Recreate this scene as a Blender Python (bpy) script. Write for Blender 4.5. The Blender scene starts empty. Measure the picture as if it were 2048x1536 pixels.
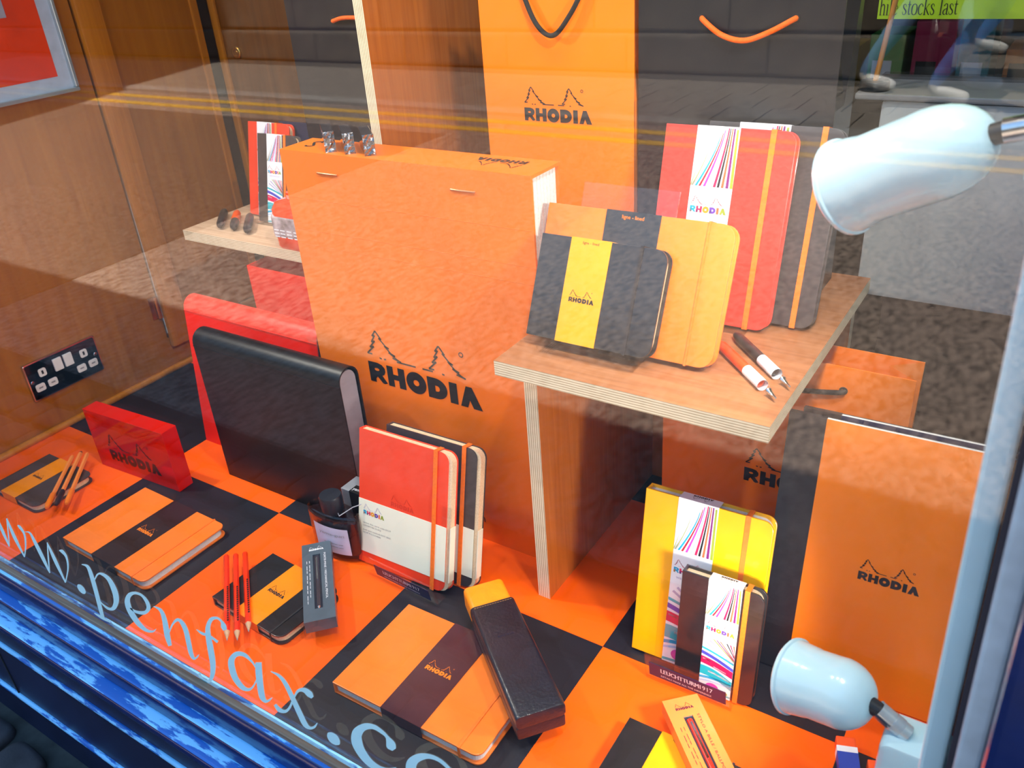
import bpy, bmesh, math, random
from mathutils import Vector, Matrix
from mathutils.geometry import tessellate_polygon
R = math.radians
random.seed(7)
scene = bpy.context.scene
COL = scene.collection

# ------------------------------------------------------------------ camera
cam = bpy.data.cameras.new('camera')
cam.sensor_fit = 'HORIZONTAL'; cam.sensor_width = 36.0; cam.lens = 29.973
cam.clip_start = 0.01; cam.clip_end = 200
cam.dof.use_dof = True; cam.dof.focus_distance = 1.05; cam.dof.aperture_fstop = 11.0
camo = bpy.data.objects.new('camera', cam); COL.objects.link(camo)
camo.location = (1.11239, -0.61162, 0.73184)
camo.rotation_euler = (R(60.80719), R(3.96521), R(32.81941))
scene.camera = camo

# ------------------------------------------------------------------ sky, sun, exposure
world = bpy.data.worlds.new('sky'); scene.world = world; world.use_nodes = True
nt = world.node_tree; nt.nodes.clear()
tc = nt.nodes.new('ShaderNodeTexCoord'); sx = nt.nodes.new('ShaderNodeSeparateXYZ')
rp = nt.nodes.new('ShaderNodeValToRGB'); bg = nt.nodes.new('ShaderNodeBackground'); ow = nt.nodes.new('ShaderNodeOutputWorld')
nt.links.new(tc.outputs['Generated'], sx.inputs[0]); nt.links.new(sx.outputs['Z'], rp.inputs[0])
rp.color_ramp.elements[0].position = 0.0; rp.color_ramp.elements[0].color = (0.58, 0.82, 1.0, 1)
rp.color_ramp.elements[1].position = 0.75; rp.color_ramp.elements[1].color = (0.24, 0.53, 1.0, 1)
nt.links.new(rp.outputs[0], bg.inputs[0]); nt.links.new(bg.outputs[0], ow.inputs[0])
bg.inputs[1].default_value = 1.85
sl = bpy.data.lights.new('sun', 'SUN'); sl.energy = 22.0; sl.angle = R(0.53); sl.color = (1.0, 0.90, 0.76)
so = bpy.data.objects.new('sun', sl); COL.objects.link(so)
so.rotation_euler = Vector((-0.10, -0.42, -0.90)).to_track_quat('-Z', 'Y').to_euler()
so.location = (0, 3, 6)
scene.view_settings.view_transform = 'Standard'
scene.view_settings.look = 'None'
scene.view_settings.gamma = 1.0
scene.view_settings.use_curve_mapping = False
scene.view_settings.exposure = 0.0
scene.cycles.transparent_max_bounces = 24
scene.cycles.max_bounces = 10

def spot(loc, target, power, angle, blend, color, radius):
    l = bpy.data.lights.new('display_spot', 'SPOT'); l.energy = power; l.spot_size = R(angle); l.spot_blend = blend
    l.color = color; l.shadow_soft_size = radius
    o = bpy.data.objects.new('display_spot', l); COL.objects.link(o); o.location = loc
    o.rotation_euler = (Vector(target) - Vector(loc)).to_track_quat('-Z', 'Y').to_euler()
    return o
WARM = (1.0, 0.93, 0.82)
# spots added overhead, out of frame, to light the display
spot((0.05, -0.14, 1.93), (0.30, 0.05, 0.0), 22, 75, 0.6, WARM, 0.03)
spot((0.60, -0.17, 1.93), (0.62, 0.0, 0.1), 18, 75, 0.6, WARM, 0.03)
spot((0.97, -0.20, 1.93), (0.95, 0.10, 0.1), 16, 75, 0.6, WARM, 0.03)

# and the pair high on the two jambs, aimed across the display
spot((-0.22, -0.23, 1.02), (0.55, 0.10, 0.15), 31, 85, 0.7, WARM, 0.03)
spot((1.07, -0.23, 1.22), (0.45, 0.10, 0.15), 31, 75, 0.8, WARM, 0.03)

# ------------------------------------------------------------------ materials
MATS = {}
def _new(name):
    m = bpy.data.materials.new(name); m.use_nodes = True
    n = m.node_tree.nodes; n.clear()
    o = n.new('ShaderNodeOutputMaterial'); b = n.new('ShaderNodeBsdfPrincipled')
    m.node_tree.links.new(b.outputs[0], o.inputs[0])
    return m, n, m.node_tree.links, b, o
def M(name, col=(.5, .5, .5), rough=.5, coat=0, metal=0, var=.08, scale=60, bump=0, bscale=None, spec=.5, sub=0):
    """plain material with a procedural noise in colour and relief"""
    if name in MATS: return MATS[name]
    m, n, l, b, o = _new(name)
    t = n.new('ShaderNodeTexCoord'); z = n.new('ShaderNodeTexNoise'); z.inputs['Scale'].default_value = scale; z.inputs['Detail'].default_value = 3
    l.new(t.outputs['Object'], z.inputs['Vector'])
    r = n.new('ShaderNodeValToRGB')
    r.color_ramp.elements[0].position = .3; r.color_ramp.elements[1].position = .7
    r.color_ramp.elements[0].color = tuple(max(0, c * (1 - var)) for c in col) + (1,)
    r.color_ramp.elements[1].color = tuple(min(1, c * (1 + var)) for c in col) + (1,)
    l.new(z.outputs[0], r.inputs[0]); l.new(r.outputs[0], b.inputs['Base Color'])
    b.inputs['Roughness'].default_value = rough; b.inputs['Metallic'].default_value = metal
    b.inputs['Coat Weight'].default_value = coat; b.inputs['Coat Roughness'].default_value = .08
    b.inputs['Specular IOR Level'].default_value = spec
    if bump:
        z2 = n.new('ShaderNodeTexNoise'); z2.inputs['Scale'].default_value = bscale or scale * 3; z2.inputs['Detail'].default_value = 4
        l.new(t.outputs['Object'], z2.inputs['Vector'])
        bp = n.new('ShaderNodeBump'); bp.inputs['Strength'].default_value = bump; bp.inputs['Distance'].default_value = .002
        l.new(z2.outputs[0], bp.inputs['Height']); l.new(bp.outputs[0], b.inputs['Normal'])
        if coat: l.new(bp.outputs[0], b.inputs['Coat Normal'])
    MATS[name] = m
    return m
def WOOD(name, c1, c2, stretch=(40, 40, 3), rough=.45, coat=0, big=3.0):
    """veneer: noise drawn out along the grain"""
    if name in MATS: return MATS[name]
    m, n, l, b, o = _new(name)
    t = n.new('ShaderNodeTexCoord'); mp = n.new('ShaderNodeMapping'); mp.inputs['Scale'].default_value = stretch
    l.new(t.outputs['Object'], mp.inputs[0])
    z = n.new('ShaderNodeTexNoise'); z.inputs['Scale'].default_value = big; z.inputs['Detail'].default_value = 6; z.inputs['Distortion'].default_value = .6
    l.new(mp.outputs[0], z.inputs['Vector'])
    r = n.new('ShaderNodeValToRGB'); r.color_ramp.elements[0].position = .3; r.color_ramp.elements[1].position = .72
    r.color_ramp.elements[0].color = (*c1, 1); r.color_ramp.elements[1].color = (*c2, 1)
    l.new(z.outputs[0], r.inputs[0]); l.new(r.outputs[0], b.inputs['Base Color'])
    b.inputs['Roughness'].default_value = rough; b.inputs['Coat Weight'].default_value = coat; b.inputs['Coat Roughness'].default_value = .15
    MATS[name] = m
    return m
def PLIES(name, axis, scale=120):
    """cut edge of plywood: pale and dark plies across one axis"""
    if name in MATS: return MATS[name]
    m, n, l, b, o = _new(name)
    t = n.new('ShaderNodeTexCoord'); w = n.new('ShaderNodeTexWave'); w.wave_type = 'BANDS'; w.bands_direction = axis
    w.inputs['Scale'].default_value = scale; w.inputs['Distortion'].default_value = .8; w.inputs['Detail'].default_value = 2; w.inputs['Detail Scale'].default_value = .6
    l.new(t.outputs['Object'], w.inputs[0])
    z = n.new('ShaderNodeTexNoise'); z.inputs['Scale'].default_value = 60
    l.new(t.outputs['Object'], z.inputs[0])
    ml = n.new('ShaderNodeMath'); ml.operation = 'MULTIPLY'; l.new(w.outputs[1], ml.inputs[0]); l.new(z.outputs[0], ml.inputs[1])
    r = n.new('ShaderNodeValToRGB'); r.color_ramp.elements[0].color = (.36, .25, .13, 1); r.color_ramp.elements[1].color = (.80, .68, .48, 1)
    r.color_ramp.elements[0].position = .02; r.color_ramp.elements[1].position = .22
    l.new(ml.outputs[0], r.inputs[0]); l.new(r.outputs[0], b.inputs['Base Color']); b.inputs['Roughness'].default_value = .7
    MATS[name] = m
    return m
def GLASS(name, tint=(1, 1, 1), ior=1.5, rough=0.0):
    """clear sheet: Fresnel reflection over straight transmission"""
    if name in MATS: return MATS[name]
    m = bpy.data.materials.new(name); m.use_nodes = True
    n = m.node_tree.nodes; l = m.node_tree.links; n.clear()
    o = n.new('ShaderNodeOutputMaterial'); mx = n.new('ShaderNodeMixShader'); tr = n.new('ShaderNodeBsdfTransparent'); gl = n.new('ShaderNodeBsdfGlossy')
    fr = n.new('ShaderNodeFresnel'); ge = n.new('ShaderNodeNewGeometry'); mi = n.new('ShaderNodeMix')
    mi.inputs[2].default_value = ior; mi.inputs[3].default_value = 1 / ior
    l.new(ge.outputs['Backfacing'], mi.inputs[0]); l.new(mi.outputs[0], fr.inputs[0])
    tr.inputs[0].default_value = (*tint, 1); gl.inputs[1].default_value = rough
    z = n.new('ShaderNodeTexNoise'); z.inputs['Scale'].default_value = 4
    t = n.new('ShaderNodeTexCoord'); l.new(t.outputs['Object'], z.inputs[0])
    bp = n.new('ShaderNodeBump'); bp.inputs['Strength'].default_value = .004; bp.inputs['Distance'].default_value = .01
    l.new(z.outputs[0], bp.inputs['Height']); l.new(bp.outputs[0], gl.inputs['Normal'])
    l.new(fr.outputs[0], mx.inputs[0]); l.new(tr.outputs[0], mx.inputs[1]); l.new(gl.outputs[0], mx.inputs[2]); l.new(mx.outputs[0], o.inputs[0])
    MATS[name] = m
    return m

ORANGE = M('orange_board', (.93, .125, .004), .42, var=.04, scale=9)
REDORANGE = M('red_orange_paper', (.98, .112, .001), .55, var=.04, scale=8, spec=.2)
BLACKPAPER = M('black_paper', (.0045, .0045, .012), .5, var=.1, scale=12)
PADORANGE = M('pad_card', (.98, .185, .005), .42, var=.05, scale=10)
NBORANGE = M('orange_leatherette', (.95, .20, .02), .36, coat=.25, var=.04, scale=60, bump=.05)
NBBLACK = M('black_leatherette', (.012, .012, .015), .35, coat=.7, var=.15, scale=60, bump=.08)
NBGREY = M('charcoal_cover', (.05, .04, .042), .4, coat=.4, var=.1, scale=60, bump=.05)
NBRED = M('red_cover', (.90, .05, .012), .4, coat=.35, var=.05, scale=25, bump=.04)
NBCORAL = M('coral_red_cover', (.85, .045, .03), .4, coat=.8, var=.06, scale=25, bump=.12, bscale=50)
NBYELLOW = M('yellow_cover', (1.0, .43, .0), .35, coat=.5, var=.03, scale=30, bump=.04)
BANDBLACK = M('black_paper_band', (.022, .014, .016), .3, coat=.3, var=.08, scale=40)
BANDORANGE = M('amber_paper_band', (.98, .27, .0), .4, var=.03, scale=40)
BANDYELLOW = M('yellow_paper_band', (1.0, .36, .0), .38, coat=.3, var=.03, scale=40)
BANDWHITE = M('white_paper_band', (.86, .86, .90), .38, coat=.35, var=.02, scale=40)
CREAMPAPER = M('cream_paper_sleeve', (.86, .85, .68), .5, coat=.2, var=.02, scale=40)
PAGES = M('cream_pages', (.80, .58, .36), .8, var=.12, scale=500)
PAGESW = M('white_pages', (.74, .72, .70), .8, var=.1, scale=500)
ELORANGE = M('orange_elastic', (.95, .17, .01), .6, var=.1, scale=300)
ELBLACK = M('black_elastic', (.014, .012, .015), .6, var=.1, scale=300)
INK = M('black_print', (.008, .008, .010), .5, var=.02)
INKORANGE = M('orange_print', (.95, .22, .01), .4, var=.02)
INKWHITE = M('white_print', (.85, .87, .92), .5, var=.02)
INKGREY = M('grey_print', (.30, .30, .30), .5, var=.02)
INKBLIND = M('blind_embossing', (.70, .03, .008), .45, var=.02)
ROPEBLACK = M('black_cord', (.012, .012, .014), .8, var=.3, scale=400, bump=.4)
ROPEORANGE = M('orange_cord', (.98, .13, .002), .7, var=.15, scale=400, bump=.4)
BAGBLACK = M('black_bag_paper', (.010, .012, .018), .32, var=.1, scale=15)
BAGORANGE = M('orange_bag_paper', (.98, .21, .003), .4, var=.03, scale=15)
REDCARD = M('red_card', (.93, .014, .001), .4, var=.04, scale=15)
BLACKCARD = M('black_card', (.002, .002, .0025), .42, var=.1, scale=15)
SKYWHITEPAINT = M('skylit_white_paint', (.50, .78, .93), .35, var=.03, scale=20)  # blue skylight put into the base colour of the white frame
LAMPSKYWHITE = M('skylit_white_enamel', (.54, .75, .83), .18, coat=.5, var=.02, scale=20)  # cool skylight tint painted into the lamps' white
CHROME = M('chrome', (.62, .62, .64), .16, metal=1, var=.04, scale=80)
BRASS = M('brass', (.62, .36, .09), .3, metal=1, var=.1, scale=80)
SILVER = M('silver_foil_card', (.60, .64, .70), .28, metal=.7, var=.05, scale=60)
FOIL = M('foil_wrap', (.30, .30, .33), .22, metal=1, var=.4, scale=90, bump=1.0, bscale=160)
FOILTOP = M('dark_glossy_wrap', (.02, .02, .03), .12, coat=.8, var=.2, scale=90)
PLASTICWHITE = M('white_plastic', (.82, .80, .76), .35, var=.02)
ACRYLIC = GLASS('clear_acrylic', (.985, .985, .99), 1.49)
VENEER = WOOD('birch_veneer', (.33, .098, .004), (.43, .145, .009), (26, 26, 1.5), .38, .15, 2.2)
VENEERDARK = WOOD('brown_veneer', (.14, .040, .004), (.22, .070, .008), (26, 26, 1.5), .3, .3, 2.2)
PINE = WOOD('varnished_lipping', (.46, .145, .008), (.58, .20, .014), (60, 60, 3), .3, .35, 2.5)
PLYTOP = WOOD('plywood_face', (.27, .095, .032), (.38, .15, .058), (4, 60, 60), .55, 0, 2.5)
PLYPALE = WOOD('pale_plywood_face', (.50, .31, .19), (.66, .45, .29), (4, 60, 60), .55, 0, 2.5)
PLYSIDE = WOOD('warm_plywood_face', (.42, .105, .010), (.54, .15, .016), (60, 60, 3), .5, 0, 2.5)
PLYZ = PLIES('plywood_edge_level', 'Z', 120); PLYX = PLIES('plywood_edge_upright', 'X', 120)
DOWEL = WOOD('wooden_dowel', (.50, .20, .03), (.66, .30, .06), (60, 60, 5), .4, .3)
DARKPLASTIC = M('dark_plastic', (.012, .012, .015), .4, var=.1)

# ------------------------------------------------------------------ mesh helpers
class MB:
    def __init__(s): s.v = []; s.f = []; s.m = []; s.mats = []
    def mi(s, mat):
        if mat not in s.mats: s.mats.append(mat)
        return s.mats.index(mat)
    def add(s, vs, fs, mat):
        k = len(s.v); s.v += [tuple(p) for p in vs]; i = s.mi(mat)
        for f in fs: s.f.append(tuple(k + a for a in f)); s.m.append(i)
        return s
    def box(s, x0, x1, y0, y1, z0, z1, mat):
        v = [(x0, y0, z0), (x1, y0, z0), (x1, y1, z0), (x0, y1, z0), (x0, y0, z1), (x1, y0, z1), (x1, y1, z1), (x0, y1, z1)]
        return s.add(v, [(0, 3, 2, 1), (4, 5, 6, 7), (0, 1, 5, 4), (1, 2, 6, 5), (2, 3, 7, 6), (3, 0, 4, 7)], mat)
    def prism(s, out, z0, z1, mat, fn=None):
        """outline (counter-clockwise, xy) pulled from z0 to z1; fn maps (x,y,z)"""
        n = len(out); fn = fn or (lambda x, y, z: (x, y, z))
        v = [fn(x, y, z0) for x, y in out] + [fn(x, y, z1) for x, y in out]
        return s.add(v, [tuple(range(n))[::-1], tuple(range(n, 2 * n))] + [(i, (i + 1) % n, n + (i + 1) % n, n + i) for i in range(n)], mat)
    def flat(s, loops, mat, fn):
        """flat shape with holes: loops[0] outside, the rest holes; fn maps (u,v) to a point"""
        pts = [p for lp in loops for p in lp]
        tr = tessellate_polygon([[Vector((p[0], p[1], 0)) for p in lp] for lp in loops])
        fs = []
        for a, b, c in tr:
            (x0, y0), (x1, y1), (x2, y2) = pts[a], pts[b], pts[c]
            fs.append((a, b, c) if (x1 - x0) * (y2 - y0) - (x2 - x0) * (y1 - y0) > 0 else (a, c, b))
        return s.add([fn(*p) for p in pts], fs, mat)
    def ribbon(s, pl, w, mat, fn):
        for (a, b), (c, d) in zip(pl, pl[1:]):
            L = math.hypot(c - a, d - b) or 1; nx, ny = -(d - b) / L * w / 2, (c - a) / L * w / 2
            s.add([fn(a - nx, b - ny), fn(c - nx, d - ny), fn(c + nx, d + ny), fn(a + nx, b + ny)], [(0, 1, 2, 3)], mat)
        return s
    def tube(s, pts, r, mat, n=10, caps=True):
        pts = [Vector(p) for p in pts]; rs = r if isinstance(r, (list, tuple)) else [r] * len(pts)
        k = len(s.v); i = s.mi(mat); up = None
        for j, p in enumerate(pts):
            t = (pts[min(j + 1, len(pts) - 1)] - pts[max(j - 1, 0)]).normalized()
            if up is None: up = t.orthogonal().normalized()
            up = (up - t * up.dot(t)).normalized(); sd = t.cross(up)
            for a in range(n):
                q = p + (up * math.cos(2 * math.pi * a / n) + sd * math.sin(2 * math.pi * a / n)) * rs[j]
                s.v.append(tuple(q))
        for j in range(len(pts) - 1):
            for a in range(n):
                b = (a + 1) % n; s.f.append((k + j * n + a, k + j * n + b, k + (j + 1) * n + b, k + (j + 1) * n + a)); s.m.append(i)
        if caps:
            s.f.append(tuple(k + a for a in range(n))[::-1]); s.m.append(i)
            e = k + (len(pts) - 1) * n; s.f.append(tuple(e + a for a in range(n))); s.m.append(i)
        return s
    def lathe(s, prof, mat, n=32, fn=None):
        """profile of (r, h) turned about local z"""
        fn = fn or (lambda x, y, z: (x, y, z)); k = len(s.v); i = s.mi(mat)
        for r, h in prof:
            for a in range(n): s.v.append(tuple(fn(r * math.cos(2 * math.pi * a / n), r * math.sin(2 * math.pi * a / n), h)))
        for j in range(len(prof) - 1):
            for a in range(n):
                b = (a + 1) % n; s.f.append((k + j * n + a, k + j * n + b, k + (j + 1) * n + b, k + (j + 1) * n + a)); s.m.append(i)
        return s
    def build(s, name, parent=None, bevel=0, smooth=None, loc=None, rot=None, seg=2):
        me = bpy.data.meshes.new(name); me.from_pydata(s.v, [], s.f)
        for m in s.mats: me.materials.append(m)
        for p, i in zip(me.polygons, s.m): p.material_index = i
        bm = bmesh.new(); bm.from_mesh(me)
        bmesh.ops.remove_doubles(bm, verts=bm.verts, dist=1e-7)
        if bevel:
            ed = [e for e in bm.edges if len(e.link_faces) == 2 and e.calc_face_angle(0) > .6]
            bmesh.ops.bevel(bm, geom=ed, offset=bevel, segments=seg, affect='EDGES', profile=.6, clamp_overlap=True)
        bm.to_mesh(me); bm.free()
        if smooth:
            for p in me.polygons: p.use_smooth = True
            me.set_sharp_from_angle(angle=R(smooth))
        o = bpy.data.objects.new(name, me); COL.objects.link(o)
        if loc: o.location = loc
        if rot: o.rotation_euler = rot
        if parent: o.parent = parent
        return o
def tag(o, label, cat, group=None):
    o['label'] = label; o['category'] = cat
    if group: o['group'] = group
    return o
def struct(o, kind='structure'):
    o['kind'] = kind; return o
def thing(name, label, cat, loc=(0, 0, 0), rot=(0, 0, 0), group=None):
    o = bpy.data.objects.new(name, None); COL.objects.link(o); o.empty_display_size = .02
    o.location = loc; o.rotation_euler = rot
    return tag(o, label, cat, group)
def ell(cx, cy, rx, ry, n=24): return [(cx + rx * math.cos(2 * math.pi * i / n), cy + ry * math.sin(2 * math.pi * i / n)) for i in range(n)]
def rrect(x0, x1, y0, y1, r, corners='abcd', n=6):
    """rounded rectangle, corners a=lower left, b=lower right, c=upper right, d=upper left"""
    out = []
    for k, (cx, cy, a0, sx_, sy_) in dict(a=(x0, y0, 180, 1, 1), b=(x1, y0, 270, -1, 1), c=(x1, y1, 0, -1, -1), d=(x0, y1, 90, 1, -1)).items():
        if k in corners and r > 0:
            ox, oy = cx + sx_ * r, cy + sy_ * r
            out += [(ox + r * math.cos(R(a0 + 90 * i / n)), oy + r * math.sin(R(a0 + 90 * i / n))) for i in range(n + 1)]
        else: out.append((cx, cy))
    return out
def catmull(P, n=6):
    P = [Vector(p) for p in P]; out = []
    for i in range(len(P) - 1):
        p0, p1, p2, p3 = P[max(i - 1, 0)], P[i], P[i + 1], P[min(i + 2, len(P) - 1)]
        for j in range(n):
            t = j / n
            out.append(.5 * ((2 * p1) + (p2 - p0) * t + (2 * p0 - 5 * p1 + 4 * p2 - p3) * t * t + (3 * p1 - p0 - 3 * p2 + p3) * t ** 3))
    out.append(P[-1]); return out
TEXTC = {}
def text_shape(txt):
    """outline font turned into triangles, unit height of the font"""
    if txt in TEXTC: return TEXTC[txt]
    c = bpy.data.curves.new('t', 'FONT'); c.body = txt; c.size = 1; c.resolution_u = 2
    o = bpy.data.objects.new('t', c); COL.objects.link(o)
    me = bpy.data.meshes.new_from_object(o.evaluated_get(bpy.context.evaluated_depsgraph_get()))
    vs = [tuple(v.co) for v in me.vertices]; fs = [tuple(p.vertices) for p in me.polygons]
    bpy.data.objects.remove(o); bpy.data.curves.remove(c); bpy.data.meshes.remove(me)
    TEXTC[txt] = (vs, fs); return vs, fs
def add_text(mb, txt, u0, v0, width, mat, fn, height=None, rot=0, bold=0):
    vs, fs = text_shape(txt)
    x0 = min(v[0] for v in vs); x1 = max(v[0] for v in vs); k = width / (x1 - x0); kh = height / .73 if height else k
    ca, sa = math.cos(rot), math.sin(rot)
    for dx in ((0,) if not bold else (-bold, 0, bold)):
        pts = []
        for v in vs:
            a, b = (v[0] - x0) * k + dx, v[1] * kh; pts.append(fn(u0 + a * ca - b * sa, v0 + a * sa + b * ca))
        mb.add(pts, fs, mat)

# ------------------------------------------------------------------ the printed emblem: heavy capitals under two fir trees
def _hole(pts): return pts[::-1]
LET = {
 'R': (0.0, [[(0, 0), (.33, 0), (.33, .18), (.44, .30), (.70, .02), (.80, 0), (.98, .07), (.72, .40), (.85, .47), (.93, .62), (.92, .80), (.78, .94), (.55, 1), (0, 1)], _hole(ell(.46, .66, .14, .075, 12))]),
 'H': (.172, [[(0, 0), (.34, 0), (.34, .36), (.62, .36), (.62, 0), (.98, 0), (.98, 1), (.62, 1), (.62, .62), (.34, .62), (.34, 1), (0, 1)]]),
 'O': (.348, [ell(.53, .5, .54, .53, 28), _hole(ell(.53, .5, .16, .15, 14))]),
 'D': (.538, [[(0, 0)] + [(.45 + .58 * math.cos(R(a)), .5 + .5 * math.sin(R(a))) for a in range(-90, 91, 15)] + [(0, 1)], _hole([(.40, .36)] + [(.50 + .14 * math.cos(R(a)), .5 + .14 * math.sin(R(a))) for a in range(-90, 91, 30)] + [(.40, .64)])]),
 'I': (.728, [[(0, 0), (.40, 0), (.40, 1), (0, 1)]]),
 'A': (.815, [[(0, 0), (.36, 0), (.50, .36), (.66, 0), (1.10, 0), (.64, 1), (.34, 1)]]),
}
HT = .165
def _tree(cx, s=1):
    lf = [(0, .425), (-.036, .378), (-.010, .388), (-.050, .328), (-.018, .342), (-.072, .284), (-.034, .296), (-.105, .230), (-.060, .232)]
    rt = [(0, .425), (.046, .366), (.024, .374), (.080, .318), (.108, .306), (.066, .322), (.122, .270), (.156, .258), (.100, .276), (.166, .236), (.205, .220), (.130, .238)]
    return [[(cx + s * a, b) for a, b in lf], [(cx + s * a, b) for a, b in rt]]
def emblem(mb, u0, v0, width, fn, letters=INK, trees=None, rot=0, mirror=False, reg=True, tw=.012):
    """draws the emblem with its lower left corner at (u0, v0)"""
    trees = trees or (letters if not isinstance(letters, (list, tuple)) else letters[0])
    ca, sa = math.cos(rot), math.sin(rot)
    def g(a, b):
        a, b = a * width, b * width
        return fn(u0 + a * ca - b * sa, v0 + a * sa + b * ca)
    for i, (k, (x, loops)) in enumerate(LET.items()):
        mat = letters[i % len(letters)] if isinstance(letters, (list, tuple)) else letters
        mb.flat([[(x + a * HT, b * HT) for a, b in lp] for lp in loops], mat, g)
        if isinstance(letters, (list, tuple)):   # many-coloured capitals: a second colour across the letter
            m2 = letters[(i + 2) % len(letters)]
            mb.flat([[(x + .02 * HT, .0), (x + .33 * HT, .0), (x + .30 * HT, .5 * HT), (x + .0 * HT, .5 * HT)]], m2, g) if k in 'RHD' else None
    for pl in _tree(.115) + _tree(.675) + [[(.28, .214), (.45, .214)], [(.51, .214), (.60, .214)], [(.12, .213), (.14, .209)], [(.16, .209), (.18, .213)], [(.68, .213), (.70, .209)]]:
        mb.ribbon(pl, tw, trees, g)
    if reg:
        mb.flat([ell(.86, .40, .020, .020, 12), _hole(ell(.86, .40, .013, .013, 10))], trees, g)
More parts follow.
